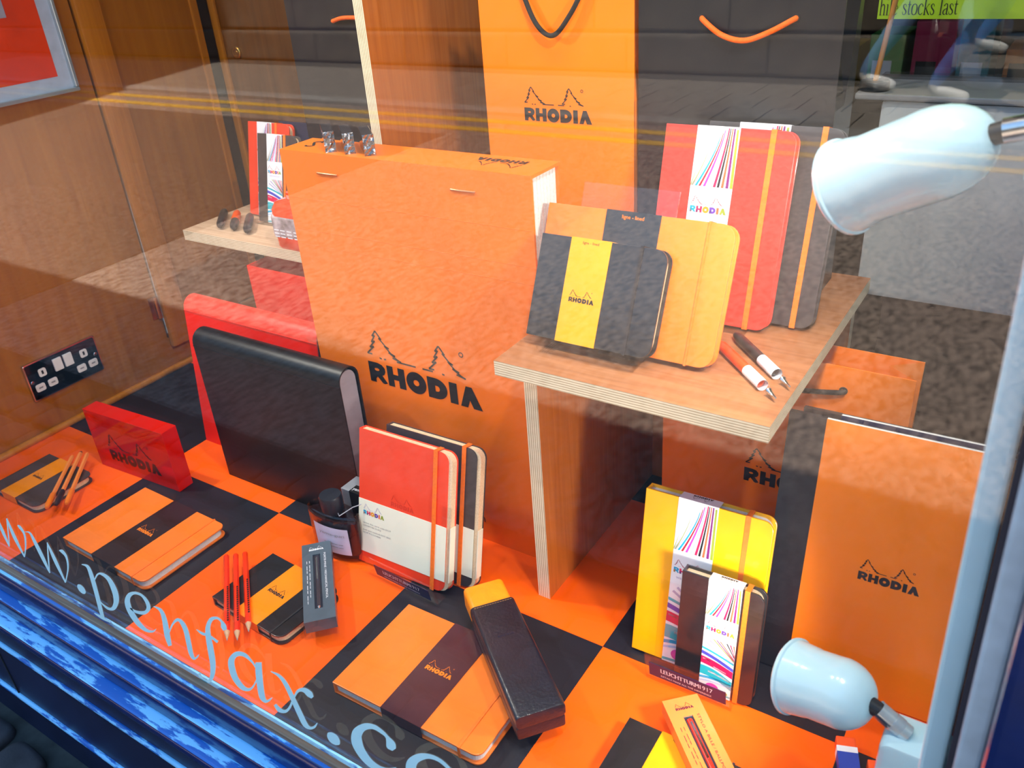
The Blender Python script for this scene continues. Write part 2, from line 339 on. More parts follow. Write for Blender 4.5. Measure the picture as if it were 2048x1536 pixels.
LETTERS = [('w',[[(0.0499,0.0948,0.0578,0.0992),(0.0491,0.0739,0.0586,0.0794),(0.0515,0.0521,0.0555,0.0545)],[(0.0555,0.0547,0.0525,0.0534),(0.0727,0.0849,0.069,0.0833),(0.0867,0.1119,0.0838,0.1107)],[(0.083,0.11,0.0875,0.1125),(0.0789,0.0788,0.0889,0.0846),(0.0857,0.0487,0.0895,0.0511)],[(0.0889,0.0504,0.0863,0.0494),(0.1084,0.0765,0.1043,0.0749),(0.1208,0.0999,0.115,0.0969),(0.118,0.1112,0.1101,0.1059),(0.1112,0.1111,0.1086,0.109)]]),('w',[[(0.1215,0.1032,0.1228,0.1047),(0.1322,0.1052,0.1369,0.1087),(0.133,0.0906,0.1423,0.0963),(0.1356,0.0661,0.1457,0.0724),(0.1403,0.045,0.144,0.0473)],[(0.144,0.0485,0.1413,0.0472),(0.1595,0.0788,0.1555,0.0771),(0.1736,0.1079,0.1717,0.1071)],[(0.1706,0.1051,0.174,0.1072),(0.1687,0.0761,0.1784,0.0821),(0.1745,0.044,0.178,0.0463)],[(0.178,0.0465,0.1756,0.0458),(0.2012,0.078,0.1976,0.0766),(0.2114,0.1004,0.2055,0.097),(0.2072,0.1094,0.1994,0.103),(0.1974,0.1057,0.1958,0.1037)]]),('dot',[[(0.2057,0.0543,0.2076,0.0559),(0.2031,0.0493,0.2139,0.0581),(0.2046,0.0442,0.2193,0.056),(0.2101,0.0423,0.2203,0.0505),(0.2155,0.044,0.2174,0.0455)]]),('p',[[(0.2388,0.0999,0.2401,0.1014),(0.2483,0.0998,0.2553,0.1055),(0.2473,0.086,0.2578,0.0923),(0.2415,0.0551,0.2522,0.0615),(0.2352,0.0266,0.2455,0.033),(0.2344,0.0115,0.2416,0.0162)],[(0.219,0.0138,0.2206,0.0155),(0.2334,0.0117,0.2391,0.018),(0.2517,0.0142,0.2532,0.0159)],[(0.2546,0.081,0.2533,0.081),(0.2701,0.0975,0.2686,0.0986),(0.2788,0.1012,0.2833,0.1065),(0.2878,0.0973,0.2974,0.1049),(0.2888,0.081,0.3023,0.0896),(0.2841,0.0647,0.296,0.0696),(0.2738,0.0503,0.2778,0.0478),(0.2646,0.045,0.2603,0.0396),(0.2529,0.0464,0.25,0.0437),(0.2492,0.0507,0.2473,0.0492)]]),('e',[[(0.3151,0.0666,0.3169,0.0686),(0.3253,0.0644,0.3292,0.0699),(0.3445,0.0715,0.3453,0.0768),(0.3609,0.0868,0.3535,0.0849),(0.3638,0.0992,0.3558,0.0934),(0.3564,0.1061,0.3518,0.1014),(0.3422,0.1041,0.3399,0.0994),(0.3242,0.0933,0.3285,0.091),(0.3094,0.0749,0.3214,0.0806),(0.3067,0.0571,0.32,0.0669),(0.3148,0.0426,0.3263,0.0529),(0.3296,0.0384,0.3359,0.0457),(0.3465,0.0447,0.3477,0.0481),(0.3577,0.055,0.3573,0.0557)]]),('n',[[(0.3699,0.095,0.3711,0.0964),(0.3792,0.093,0.3855,0.0987),(0.3786,0.0798,0.389,0.0865),(0.3714,0.0523,0.3835,0.0599),(0.3711,0.0355,0.3791,0.041)],[(0.3829,0.0603,0.3813,0.06),(0.3976,0.0807,0.3953,0.0808),(0.4106,0.0929,0.4113,0.0974),(0.4143,0.0909,0.4222,0.0982),(0.4158,0.0807,0.4256,0.0876),(0.4126,0.0608,0.4226,0.0673),(0.4103,0.0439,0.4194,0.0505),(0.4147,0.0375,0.4196,0.0435),(0.4245,0.0452,0.4233,0.0464),(0.4306,0.0533,0.4297,0.0535)]]),('f',[[(0.4996,0.1244,0.4932,0.1194),(0.5002,0.1306,0.4908,0.1233),(0.4967,0.1347,0.4927,0.1308),(0.4899,0.1366,0.4878,0.1326),(0.4764,0.129,0.4792,0.1266),(0.4636,0.1121,0.471,0.1145),(0.4566,0.0949,0.4665,0.1004),(0.4514,0.0721,0.463,0.0793),(0.4466,0.048,0.4573,0.0541),(0.4393,0.0276,0.4469,0.0303),(0.4313,0.0149,0.432,0.0111),(0.4219,0.0117,0.4175,0.0065),(0.4196,0.02,0.4136,0.0145)],[(0.4422,0.0959,0.4433,0.0972),(0.4499,0.0927,0.4535,0.0977),(0.4617,0.0955,0.4651,0.1),(0.4737,0.0925,0.4777,0.0974)]]),('a',[[(0.5333,0.0839,0.531,0.0817),(0.5282,0.0946,0.5251,0.0913),(0.519,0.1014,0.5143,0.0943),(0.5025,0.0945,0.5032,0.0887),(0.4855,0.0752,0.4949,0.0779),(0.4799,0.0566,0.4919,0.065),(0.4815,0.0416,0.4923,0.0517),(0.4905,0.0336,0.4984,0.0435),(0.5037,0.0384,0.505,0.0435),(0.5153,0.0507,0.5136,0.0512),(0.5282,0.0709,0.5268,0.0708)],[(0.5326,0.0959,0.5426,0.1014),(0.5277,0.0801,0.5389,0.0867),(0.5231,0.0583,0.5342,0.0656),(0.5206,0.0386,0.531,0.0471),(0.5268,0.0344,0.5316,0.0415),(0.5358,0.0414,0.5351,0.0437),(0.5431,0.0508,0.5425,0.0513)]]),('x',[[(0.5531,0.0936,0.5541,0.0951),(0.563,0.0925,0.5667,0.0974),(0.5688,0.0846,0.5752,0.0911),(0.573,0.0685,0.5805,0.0755),(0.5777,0.0463,0.5862,0.0545),(0.582,0.033,0.5897,0.0416),(0.5906,0.0327,0.5931,0.0383),(0.6004,0.041,0.5992,0.0429),(0.6065,0.0514,0.6057,0.0516)],[(0.5421,0.0393,0.5465,0.0443),(0.5463,0.0325,0.5521,0.0412),(0.5586,0.038,0.5588,0.0422),(0.5698,0.052,0.5673,0.0522),(0.5822,0.0745,0.58,0.0744),(0.5908,0.0867,0.5894,0.089),(0.5978,0.0902,0.6016,0.0982),(0.6024,0.0873,0.6102,0.0976),(0.6074,0.0871,0.6113,0.0916)]]),('dot',[[(0.618,0.0442,0.6195,0.0461),(0.6164,0.0379,0.6249,0.0493),(0.6192,0.0325,0.6312,0.049),(0.6257,0.0321,0.6339,0.0437),(0.6315,0.0357,0.6329,0.0377)]]),('c',[[(0.711,0.0816,0.7061,0.0754),(0.711,0.0892,0.6998,0.0763),(0.7047,0.0941,0.7007,0.0893),(0.6993,0.098,0.6958,0.0922),(0.6891,0.0998,0.6861,0.0922),(0.6744,0.0921,0.6754,0.0843),(0.6584,0.0738,0.6685,0.0734),(0.6518,0.0541,0.6667,0.0657),(0.6553,0.0394,0.6675,0.0532),(0.6649,0.0297,0.6739,0.0429),(0.678,0.0287,0.6831,0.0397),(0.6923,0.0365,0.6935,0.0429),(0.7062,0.0505,0.7061,0.0523)]]),('o',[[(0.7738,0.0983,0.7709,0.0932),(0.7644,0.1027,0.7617,0.0971),(0.752,0.1008,0.7504,0.0939),(0.7371,0.091,0.7388,0.0829),(0.7234,0.0734,0.7332,0.0735),(0.7189,0.0549,0.7321,0.0665),(0.7228,0.0389,0.7343,0.0534),(0.7334,0.0287,0.7419,0.0427),(0.7475,0.028,0.7512,0.0376),(0.7626,0.0379,0.7619,0.0427),(0.7748,0.0563,0.7684,0.0561),(0.7816,0.0773,0.7718,0.0711),(0.7806,0.0923,0.7735,0.0848),(0.7741,0.0981,0.7707,0.0935)]])]
# ================================================================== the setting
T = .26; XL = -.268; YG = -.262; GZ = -.33
# display floor with its paper squares
fl = struct(MB().box(XL, 1.45, YG + .004, .62, -.03, -.002, M('chipboard', (.30, .2, .1), .7)).build('floor'))
tile = {}
for c, mat in (('o', REDORANGE), ('k', BLACKPAPER)):
    tile[c] = MB().box(0, T - .0004, 0, T - .0004, -.002, 0, mat).build('floor_tile', fl)
for j in range(-1, 2):
    for i in range(-1, 6):
        c = 'k' if (i + j) % 2 else 'o'
        if i + 0 == 5 and j > 0: continue
        src = tile[c]
        o = src if not src.get('used') else src.copy()
        if o is not src: COL.objects.link(o); o.parent = fl
        src['used'] = 1
        o.location = (i * T, j * T, 0 if j or True else 0)
for o in fl.children:
    if 'used' in o.keys(): del o['used']

# left wall: birch panel, hinged flap, lipping, gap
wl = struct(MB().box(XL - .02, XL, YG, .232, 0, 1.9, VENEER).box(XL - .02, XL, .232, .52, 0, .064, VENEER).build('wall_left'))
d1 = struct(MB().box(XL - .02, XL + .001, .236, .470, .067, 1.9, VENEER).build('door_1'))
MB().box(XL, XL + .013, .233, .279, .046, 1.9, PINE).build('door_stile', d1, bevel=.006, smooth=40)
MB().box(XL, XL + .006, .455, .470, .067, 1.9, PINE).build('door_lipping', d1, bevel=.002)
for z0 in (.11, .72):
    MB().tube([(XL + .006, .2275, z0), (XL + .006, .2275, z0 + .042)], .0042, BRASS, 10).box(XL, XL + .002, .215, .2275, z0, z0 + .042, BRASS).build('hinge', d1, smooth=40)
struct(MB().box(XL - .01, XL + .004, .470, .492, .0, 1.9, DARKPLASTIC).build('trim_1', bevel=.002))
struct(MB().tube([(XL + .004, YG + .006, .004), (XL + .004, .51, .004)], .0065, PINE, 10).build('baseboard_left', smooth=50))
# back: brown leaf with its brass lock, then the opening into the dark shop
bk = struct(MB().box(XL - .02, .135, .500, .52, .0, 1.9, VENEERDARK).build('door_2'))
MB().box(XL + .004, XL + .020, .492, .500, .0, 1.9, PINE).build('door_stile', bk, bevel=.003)
lk = MB().lathe([(0, .004), (.0035, .004), (.0045, .0025), (.0055, .0025), (.006, .0045), (.0092, .0045), (.0105, .003), (.0105, 0), (0, 0)], BRASS, 24).build('brass_lock', bk, smooth=35)
lk.location = (-.219, .500, .536); lk.rotation_euler = (R(90), 0, 0)
# the shop behind
DARKWALL = M('dark_shop_wall', (.030, .026, .024), .8)
SHOPFLOOR = M('shop_floor', (.035, .028, .022), .6)
struct(MB().box(-2.5, 3.5, .62, 4.2, GZ - .05, GZ, SHOPFLOOR).build('floor'))
struct(MB().box(-2.5, 3.5, 4.2, 4.3, GZ, 2.05, DARKWALL).build('wall_back'))
struct(MB().box(-2.6, -2.5, YG, 4.3, GZ, 2.05, DARKWALL).build('wall_side'))
struct(MB().box(3.5, 3.6, YG, 4.3, GZ, 2.05, DARKWALL).build('wall_right'))
struct(MB().box(-2.6, 3.6, YG - .04, 4.3, 2.0, 2.12, M('ceiling_paint', (.55, .53, .5), .8)).build('ceiling'))
struct(MB().box(XL, 1.45, .612, .62, GZ, -.03, DARKWALL).build('wall_back_riser'))

# shop front: blue woodwork
def bluepaint(name, dark, light, th=.5):
    m, n, l, b, o = _new(name)
    t = n.new('ShaderNodeTexCoord'); mp = n.new('ShaderNodeMapping'); mp.inputs['Scale'].default_value = (4, 22, 22); l.new(t.outputs['Object'], mp.inputs[0])
    z = n.new('ShaderNodeTexNoise'); z.inputs['Scale'].default_value = 3.2; z.inputs['Detail'].default_value = 7; z.inputs['Roughness'].default_value = .62; l.new(mp.outputs[0], z.inputs[0])
    r = n.new('ShaderNodeValToRGB'); r.color_ramp.elements[0].position = th; r.color_ramp.elements[1].position = th + .05
    r.color_ramp.elements[0].color = (*dark, 1); r.color_ramp.elements[1].color = (*light, 1)
    l.new(z.outputs[0], r.inputs[0]); l.new(r.outputs[0], b.inputs['Base Color'])
    rr = n.new('ShaderNodeMapRange'); rr.inputs[3].default_value = .28; rr.inputs[4].default_value = .5; l.new(z.outputs[0], rr.inputs[0]); l.new(rr.outputs[0], b.inputs['Roughness'])
    bp = n.new('ShaderNodeBump'); bp.inputs['Strength'].default_value = .35; bp.inputs['Distance'].default_value = .0008
    l.new(r.outputs[0], bp.inputs['Height']); l.new(bp.outputs[0], b.inputs['Normal'])
    MATS[name] = m; return m
BLUE = M('blue_gloss_paint', (.004, .016, .10), .24, coat=.5, var=.2, scale=25, bump=.15, bscale=60)
BLUEWORNSKY = bluepaint('worn_skylit_blue_paint', (.008, .13, .50), (.25, .64, 1.0), .47)  # mottled worn blue, with sky highlights painted into the pale tone
BLUEDARK = M('dark_blue_panel', (.008, .014, .05), .42, var=.25, scale=8, bump=.1, bscale=30)
XR = 1.125
def mould(name, prof, mat, bevel=.003, x0=-2.4, x1=3.4, skylit=None):
    o = struct(MB().prism(prof, x0, x1, mat, lambda a, b, c: (c, a, b)).build(name, bevel=bevel, smooth=40, seg=3))
    if skylit:      # upward ledges get the paler blue, imitating sky light on them
        o.data.materials.append(skylit)
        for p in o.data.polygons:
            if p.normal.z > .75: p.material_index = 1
    return o
# profiles in (y, z), run along the window
mould('trim_2', [(-.2655, -.03), (-.2655, .009), (-.2725, .009), (-.2725, -.03)], WOOD('weathered_bead', (.14, .10, .065), (.27, .20, .13), (3, 60, 60), .45, .2), .0015, XL, 1.15)
mould('trim_3', [(-.255, -.034), (-.255, .002), (-.2725, .002), (-.2770, .000), (-.2800, -.007), (-.2800, -.034)], BLUE, .0035, skylit=BLUEWORNSKY)
mould('trim_4', [(-.255, -.058), (-.255, -.034), (-.2910, -.033), (-.2925, -.036), (-.2925, -.058)], BLUE, .002, skylit=BLUEWORNSKY)
mould('trim_5', [(-.255, -.072), (-.255, -.058), (-.3085, -.0575), (-.3105, -.061), (-.3105, -.070), (-.298, -.074)], BLUE, .0025, skylit=BLUEWORNSKY)
riser = struct(MB().box(-2.4, 3.4, -.296, -.255, GZ - .02, -.072, BLUEDARK).build('wall_front'))
MB().tube([(-2.4, -.297, -.140), (3.4, -.297, -.140)], .0042, BLUEWORNSKY, 10).build('panel_bead', riser, smooth=50)
MB().tube([(-2.4, -.297, -.262), (3.4, -.297, -.262)], .0046, BLUEWORNSKY, 10).build('panel_bead', riser, smooth=50)
for x in (-.07, .47, 1.01):
    MB().box(x, x + .003, -.2975, -.296, -.262, -.14, M('joint_dark', (.004, .005, .012), .8)).build('panel_joint', riser)  # dark line at each panel joint
# right-hand jamb: white inside, glazing strip, blue outside; it leans a little
jb = struct(MB().box(0, .0115, .010, .50, .0, 2.0, SKYWHITEPAINT).build('trim_6', bevel=.002))
jb.location = (1.1165, YG, 0); jb.rotation_euler = (0, R(-1.3), 0)
gp = struct(MB().box(.0125, .0155, -.006, .02, .0, 2.0, M('glazing_gap', (.010, .014, .03), .6)).build('trim_7'))
gp.location = jb.location; gp.rotation_euler = jb.rotation_euler
ws = struct(MB().box(.0155, .0265, -.012, .02, .0, 2.0, M('greyed_paint', (.40, .52, .60), .45, var=.15, scale=40)).build('trim_8', bevel=.002))
ws.location = jb.location; ws.rotation_euler = jb.rotation_euler
bp_ = struct(MB().box(.0265, .16, -.030, .02, -.05, 2.0, BLUE).build('trim_9', bevel=.004))
bp_.location = jb.location; bp_.rotation_euler = jb.rotation_euler
# left jamb and the fascia over the window (out of frame, they shade the display)
struct(MB().box(-2.5, XL, YG - .02, YG + .03, .0, 2.0, BLUE).build('trim_10'))
struct(MB().box(1.32, 3.5, YG - .02, YG + .03, .0, 2.0, BLUE).build('trim_11'))
struct(MB().box(-2.5, 3.5, YG - .04, YG + .03, 1.62, 2.0, BLUE).build('trim_12'))
# the pane
struct(MB().box(XL, 1.128, YG - .003, YG + .003, .006, 1.62, GLASS('window_glass', (.99, 1.0, .995), 1.52)).build('window_1'))
# the lettering stuck on the glass
wt = thing('window_lettering', 'sky tinted white italic web address lettered along the bottom of the window glass', 'lettering', (0, YG - .0034, 0))
LETM = M('vinyl_letter', (.58, .93, 1.0), .5, var=.02)  # blue of the sky mixed into the white vinyl colour
for nm, strokes in LETTERS:
    mb = MB()
    for ks_, st in enumerate(strokes):
        st = [((a + c) / 2 + (a - c) * .54, (b + d) / 2 + (b - d) * .54, (a + c) / 2 - (a - c) * .54, (b + d) / 2 - (b - d) * .54) for a, b, c, d in st]
        lft = catmull([(a, -.00015 * ks_, b) for a, b, c, d in st]); rgt = catmull([(c, -.00015 * ks_, d) for a, b, c, d in st])
        n = len(lft); mb.add(lft + rgt, [(i, i + 1, n + i + 1, n + i) for i in range(n - 1)], LETM)
    mb.build('letter' if nm != 'dot' else 'full_stop', wt)

# ------------------------------------------------------------------ the street in front, seen in the glass
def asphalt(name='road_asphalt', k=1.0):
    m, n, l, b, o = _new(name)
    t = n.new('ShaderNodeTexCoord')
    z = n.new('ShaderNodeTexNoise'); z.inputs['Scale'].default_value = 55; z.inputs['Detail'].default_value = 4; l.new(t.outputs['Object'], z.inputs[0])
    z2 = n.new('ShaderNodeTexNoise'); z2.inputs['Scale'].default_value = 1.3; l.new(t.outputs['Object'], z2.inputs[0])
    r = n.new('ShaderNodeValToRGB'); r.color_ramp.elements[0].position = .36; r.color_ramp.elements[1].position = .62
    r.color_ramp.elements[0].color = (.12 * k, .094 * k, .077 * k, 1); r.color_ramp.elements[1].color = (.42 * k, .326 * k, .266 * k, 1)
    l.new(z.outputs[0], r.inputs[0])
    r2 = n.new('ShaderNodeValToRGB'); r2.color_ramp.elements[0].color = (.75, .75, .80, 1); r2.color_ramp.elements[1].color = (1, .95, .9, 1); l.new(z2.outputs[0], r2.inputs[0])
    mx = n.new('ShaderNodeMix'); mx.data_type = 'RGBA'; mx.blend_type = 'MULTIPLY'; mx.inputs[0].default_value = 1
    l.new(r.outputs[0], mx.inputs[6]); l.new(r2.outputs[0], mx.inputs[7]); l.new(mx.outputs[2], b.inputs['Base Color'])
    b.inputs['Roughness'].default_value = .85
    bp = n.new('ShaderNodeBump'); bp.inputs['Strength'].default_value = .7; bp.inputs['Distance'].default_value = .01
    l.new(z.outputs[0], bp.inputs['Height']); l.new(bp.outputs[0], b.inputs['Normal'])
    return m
road = struct(MB().box(-14, 10, -4.25, -1.0, GZ - .12, GZ - .02, asphalt()).build('road'))
MB().box(-14, -1.9, -3.75, -1.02, GZ - .02, GZ - .018, asphalt('shaded_asphalt', .38)).build('shade_strip', road)  # darker strip added to imitate shade and dim its reflection
YEL = M('yellow_road_paint', (.62, .36, .05), .7, var=.25, scale=60, bump=.3)
for y in (-4.10, -3.90):
    MB().box(-14, 10, y - .035, y + .035, GZ - .02, GZ - .016, YEL).build('yellow_line', road)
SLAB = M('paving_slab', (.20, .172, .145), .85, var=.2, scale=14, bump=.5, bscale=90)
pv = struct(MB().box(-14, 10, -5.9, -4.37, GZ - .12, GZ - .012, M('paving_joint', (.07, .06, .05), .9)).build('pavement_far'))
proto = None
for j in range(3):
    for i in range(46):
        if proto is None:
            proto = o = MB().box(.004, .236, .004, .336, -.012, .0, SLAB).build('paving_slab', pv, bevel=.003)
        else:
            o = proto.copy(); COL.objects.link(o); o.parent = pv
        o.location = (-9 + i * .24 + (.12 if j % 2 else 0), -5.40 + j * .34, GZ)
kerb = struct(MB().box(-14, 10, -4.37, -4.25, GZ - .12, GZ + .004, M('kerb_stone', (.26, .24, .22), .8, var=.2, scale=20, bump=.3)).build('kerb', bevel=.008))
STONE = M('sandstone', (.10, .082, .062), .85, var=.3, scale=7, bump=.5, bscale=40)
STONED = M('dark_stone', (.016, .015, .013), .85, var=.3, scale=7, bump=.5, bscale=40)
fw = struct(MB().box(-14, 10, -6.6, -5.75, GZ, 2.6, STONED).build('wall_street'))
k = 0
for x in range(-13, 9):
    o = MB().box(.006, .994, -.03, .0, .0, .42, STONE).build('stone_block', fw, bevel=.012); o.location = (x, -5.72, GZ + .26)
    o = MB().box(.004, .996, -.12, .0, .0, .24, STONE).build('plinth_block', fw, bevel=.02); o.location = (x + .3, -5.62, GZ)
struct(MB().box(-14, -4.6, -.30, 3.0, GZ, 12.5, STONED).build('wall_sunblock'))  # unseen tall block added to shade the far-left street
# near pavement with rounded setts by the shop front
np_ = struct(MB().box(-14, 10, -1.0, -.255, GZ - .12, GZ - .014, M('sett_joint', (.03, .03, .028), .9, var=.5, scale=30)).build('pavement_near'))
SETT = M('granite_sett', (.032, .028, .034), .75, var=.35, scale=30, bump=.5, bscale=80)
protos = []
for j in range(7):
    for i in range(26):
        if len(protos) < 4:
            w = .086 + .006 * len(protos)
            o = MB().prism(rrect(0, w, 0, .082, .022, n=4), -.03, .0, SETT).build('cobblestone', np_, bevel=.009, smooth=60); protos.append(o)
        else:
            o = protos[(i * 3 + j * 5) % 4].copy(); COL.objects.link(o); o.parent = np_
        o.location = (-1.25 + i * .098 + (j % 2) * .045 + random.uniform(-.004, .004), -.40 - j * .09 + random.uniform(-.004, .004), GZ + random.uniform(-.004, .003))
        o.rotation_euler = (0, 0, random.uniform(-.08, .08))
# ================================================================== notebooks
RAINBOW = [M('print_cyan', (.0, .35, .62), .4), M('print_crimson', (.70, .01, .09), .4), M('print_amber', (.85, .30, .02), .4), M('print_violet', (.14, .05, .40), .4), M('print_coral', (.90, .14, .05), .4), M('print_olive', (.30, .36, .04), .4)]
P = dict(cyan=M('print_cyan'), crim=M('print_crimson'), viol=M('print_violet'), coral=M('print_coral'), olive=M('print_olive'), blk=INK,
         mag=M('print_magenta', (.60, .05, .45), .4), dred=M('print_dark_red', (.42, .012, .03), .4), lblue=M('print_light_blue', (.42, .60, .88), .4), lil=M('print_lilac', (.45, .42, .60), .4),
         purp=M('print_purple', (.20, .015, .17), .4), teal=M('print_teal', (.02, .42, .50), .4), blue=M('print_blue', (.07, .07, .50), .4), wht=BANDWHITE)
def stripes(mb, x0, x1, y0, y1, fn):
    """many-coloured print: rays above, white field for the emblem, rays and waves below"""
    W, H = x1 - x0, y1 - y0
    g = lambda u, v: fn(x0 + u * W, y0 + v * H)
    tops = [(.10, .80, .002, 'olive'), (.22, .85, .003, 'lil'), (.34, .90, .004, 'olive'), (.46, .93, .006, 'lil'), (.56, .95, .010, 'cyan'), (.62, .97, .010, 'dred'), (.66, .985, .012, 'mag'), (.70, .99, .014, 'lblue'), (.745, .995, .018, 'crim'), (.78, .995, .012, 'blk'), (.825, .995, .016, 'coral'), (.875, .995, .022, 'purp'), (.945, .99, .028, 'olive')]
    bots = [.00, .02, .04, .06, .13, .22, .33, .45, .57, .66, .76, .87, .97]
    for (ut, vt, wt_, c), ub in zip(tops, bots):
        n = 7; L, Rr = [], []
        for k in range(n + 1):
            t = k / n; v = vt + (.70 - vt) * t; u = ut + (ub - ut) * (t ** 1.35); w = wt_ * .8 + (.022 - wt_ * .3) * t * (.5 if c in ('lil', 'olive') and ub < .1 else 1)
            L.append((max(0, u - w), v)); Rr.append((min(1, u + w), v))
        mb.flat([L + Rr[::-1]], P[c], g)
    cols = ['coral', 'crim', 'blk', 'lil', 'coral', 'purp', 'olive', 'lil', 'lil']
    for i, c in enumerate(cols):     # lower rays run from the top edge of the field to the right side
        a = .92 - i * .105; b = .335 + .010 * (9 - i) * .9
        mb.flat([[(a, .500 if i < 7 else .500 - (i - 6) * .028), (1, b - .012), (1, b), (min(1, a + .045), .500 if i < 7 else .50 - (i - 6) * .028 + .012)]][:1], P[c], g)
    def wave(y, th, c, amp, slope, x_0=0, x_1=1):
        n = 10; up, lo = [], []
        for k in range(n + 1):
            u = x_0 + (x_1 - x_0) * k / n; yy = y + slope * u + amp * math.sin(u * 3.1 + .4)
            up.append((u, yy + th * .5)); lo.append((u, yy - th * .5))
        mb.flat([lo + up[::-1]], P[c], g)
    wave(.395, .018, 'teal', .006, -.06); wave(.352, .030, 'blue', .008, -.07); wave(.284, .064, 'crim', .010, -.05)
    wave(.300, .010, 'wht', .004, -.05, .05, .30); wave(.268, .008, 'wht', .004, -.05, .4, .8)
    wave(.185, .082, 'teal', .022, -.05); wave(.195, .016, 'wht', .010, -.03, .25, .95); wave(.118, .022, 'cyan', .014, .02); wave(.085, .014, 'lblue', .012, .03)
    mb.flat([ell(.42, .060, .20, .035, 18)], P['mag'], g); mb.flat([ell(.75, .040, .16, .022, 16)], P['olive'], g); wave(.012, .016, 'teal', .004, .01)
def notebook(label, loc, rz=0, lean=None, w=.13, h=.2, t=.014, cover=NBORANGE, pages=PAGESW, elastic=ELORANGE, ex=None, band=None, bmat=BANDBLACK, lmat=INKORANGE, logo_v=.5, logo_w=.72, logo_u=.5, print_=None, group='notebooks in the window', tilt=0, top_text=None, ew=.0045, rad=.010, top_logo=False, tree_w=.012):
    rot = (0, 0, R(rz)) if lean is None else (R(90 - lean), R(tilt), R(rz))
    o = thing('notebook', label, 'notebook', loc, rot, group)
    cv = .0022
    MB().prism(rrect(0, w, 0, h, rad, 'bc'), 0, cv, cover).build('back_cover', o, bevel=.0006)
    MB().prism(rrect(.002, w - .0035, .003, h - .003, rad, 'bc'), cv, t - cv, pages).build('page_block', o)
    MB().prism(rrect(0, w, 0, h, rad, 'bc'), t - cv, t, cover).build('front_cover', o, bevel=.0006)
    MB().box(0, .003, 0, h, cv * .5, t - cv * .5, cover).build('spine', o, bevel=.0012)
    e = .0005; yb = 0 if (lean is None) else 0
    def wrap(x0, x1, mat, nm, d):
        m = MB().box(x0, x1, -d, h + d, t, t + d, mat).box(x0, x1, h, h + d, .001, t, mat)
        m.box(x0, x1, -d, 0, .001, t, mat)
        return m.build(nm, o)
    if elastic is not None:
        x = ex if ex is not None else w - .02
        wrap(x - ew / 2, x + ew / 2, elastic, 'elastic', .0009)
    if band:
        x0, x1 = band
        bo = wrap(x0, x1, bmat, 'paper_band', e)
        zf = t + e + .00015; fn = lambda u, v: (u, v, zf)
        mb = MB()
        if print_ == 'stripes':
            stripes(mb, x0, x1, 0, h, fn)
            lw = (x1 - x0) * .88
            emblem(mb, x0 + (x1 - x0) * .06, h * .565, lw, fn, RAINBOW, P['dred'], reg=False, tw=.009)
            add_text(mb, 'webnotebook', x0 + (x1 - x0) * .14, h * .53, (x1 - x0) * .72, P['lil'], fn)
            mb.build('printed_stripes', bo)
        elif logo_w:
            lw = (x1 - x0) * logo_w
            emblem(mb, x0 + (x1 - x0) * logo_u - lw / 2, h * logo_v - lw * .1, lw, fn, lmat, tw=tree_w)
            mb.build('emblem', bo)
            if top_text:
                mb = MB(); add_text(mb, top_text, x0 + (x1 - x0) * .3, h * .95, (x1 - x0) * .4, lmat, fn); mb.build('ruling_print', bo)
        if top_logo:
            mb = MB(); f2 = lambda u, v: (u, h + e + .00015, t - .0012 - v)
            emblem(mb, x0 + (x1 - x0) * .28, (t - .002) * .12 - (t * .5) + t * .42, (x1 - x0) * .5, lambda u, v: (u, h + e + .00015, .002 + (v)), INK, reg=False)
            mb.build('edge_emblem', bo)
    return o
# lying on the paper squares
notebook('small black notebook with amber band lying under three orange pens', (-.184, -.176, .0002), 0, w=.120, h=.097, t=.0135, cover=NBGREY, pages=PAGES, elastic=None, band=(.030, .068), bmat=BANDORANGE, lmat=INK, logo_w=.62, rad=.012)
notebook('orange notebook with dark band lying beside the red acrylic block', (.0435, -.1975, .0002), -1.2, w=.184, h=.133, t=.0150, cover=NBORANGE, band=(.070, .122), bmat=BANDBLACK, lmat=INKORANGE, logo_w=.62, elastic=ELORANGE, ex=.160, ew=.0022)
notebook('black notebook with amber band lying under red pencils and grey pen box', (.3270, -.1735, .0002), -4.0, w=.130, h=.096, t=.0140, cover=NBBLACK, pages=PAGES, band=(.044, .088), bmat=BANDORANGE, lmat=INK, logo_w=.66, elastic=ELBLACK, ex=.112, ew=.0022, rad=.012)
notebook('large orange notebook with dark plum band lying half under black pen case', (.5560, -.2000, .0002), 0.6, w=.193, h=.134, t=.0160, cover=NBORANGE, band=(.068, .121), bmat=M('plum_paper_band', (.055, .018, .026), .25, coat=.5), lmat=INKORANGE, logo_w=.66, elastic=ELORANGE, ex=.168, ew=.0030)
notebook('black notebook with amber yellow band under the orange pen box', (.8530, -.1810, .0002), 0, w=.125, h=.099, t=.0140, cover=NBBLACK, pages=PAGES, band=(.0355, .080), bmat=BANDYELLOW, lmat=INK, logo_w=.6, elastic=ELBLACK, ex=.108, ew=.0022, top_text='ligne - lined')
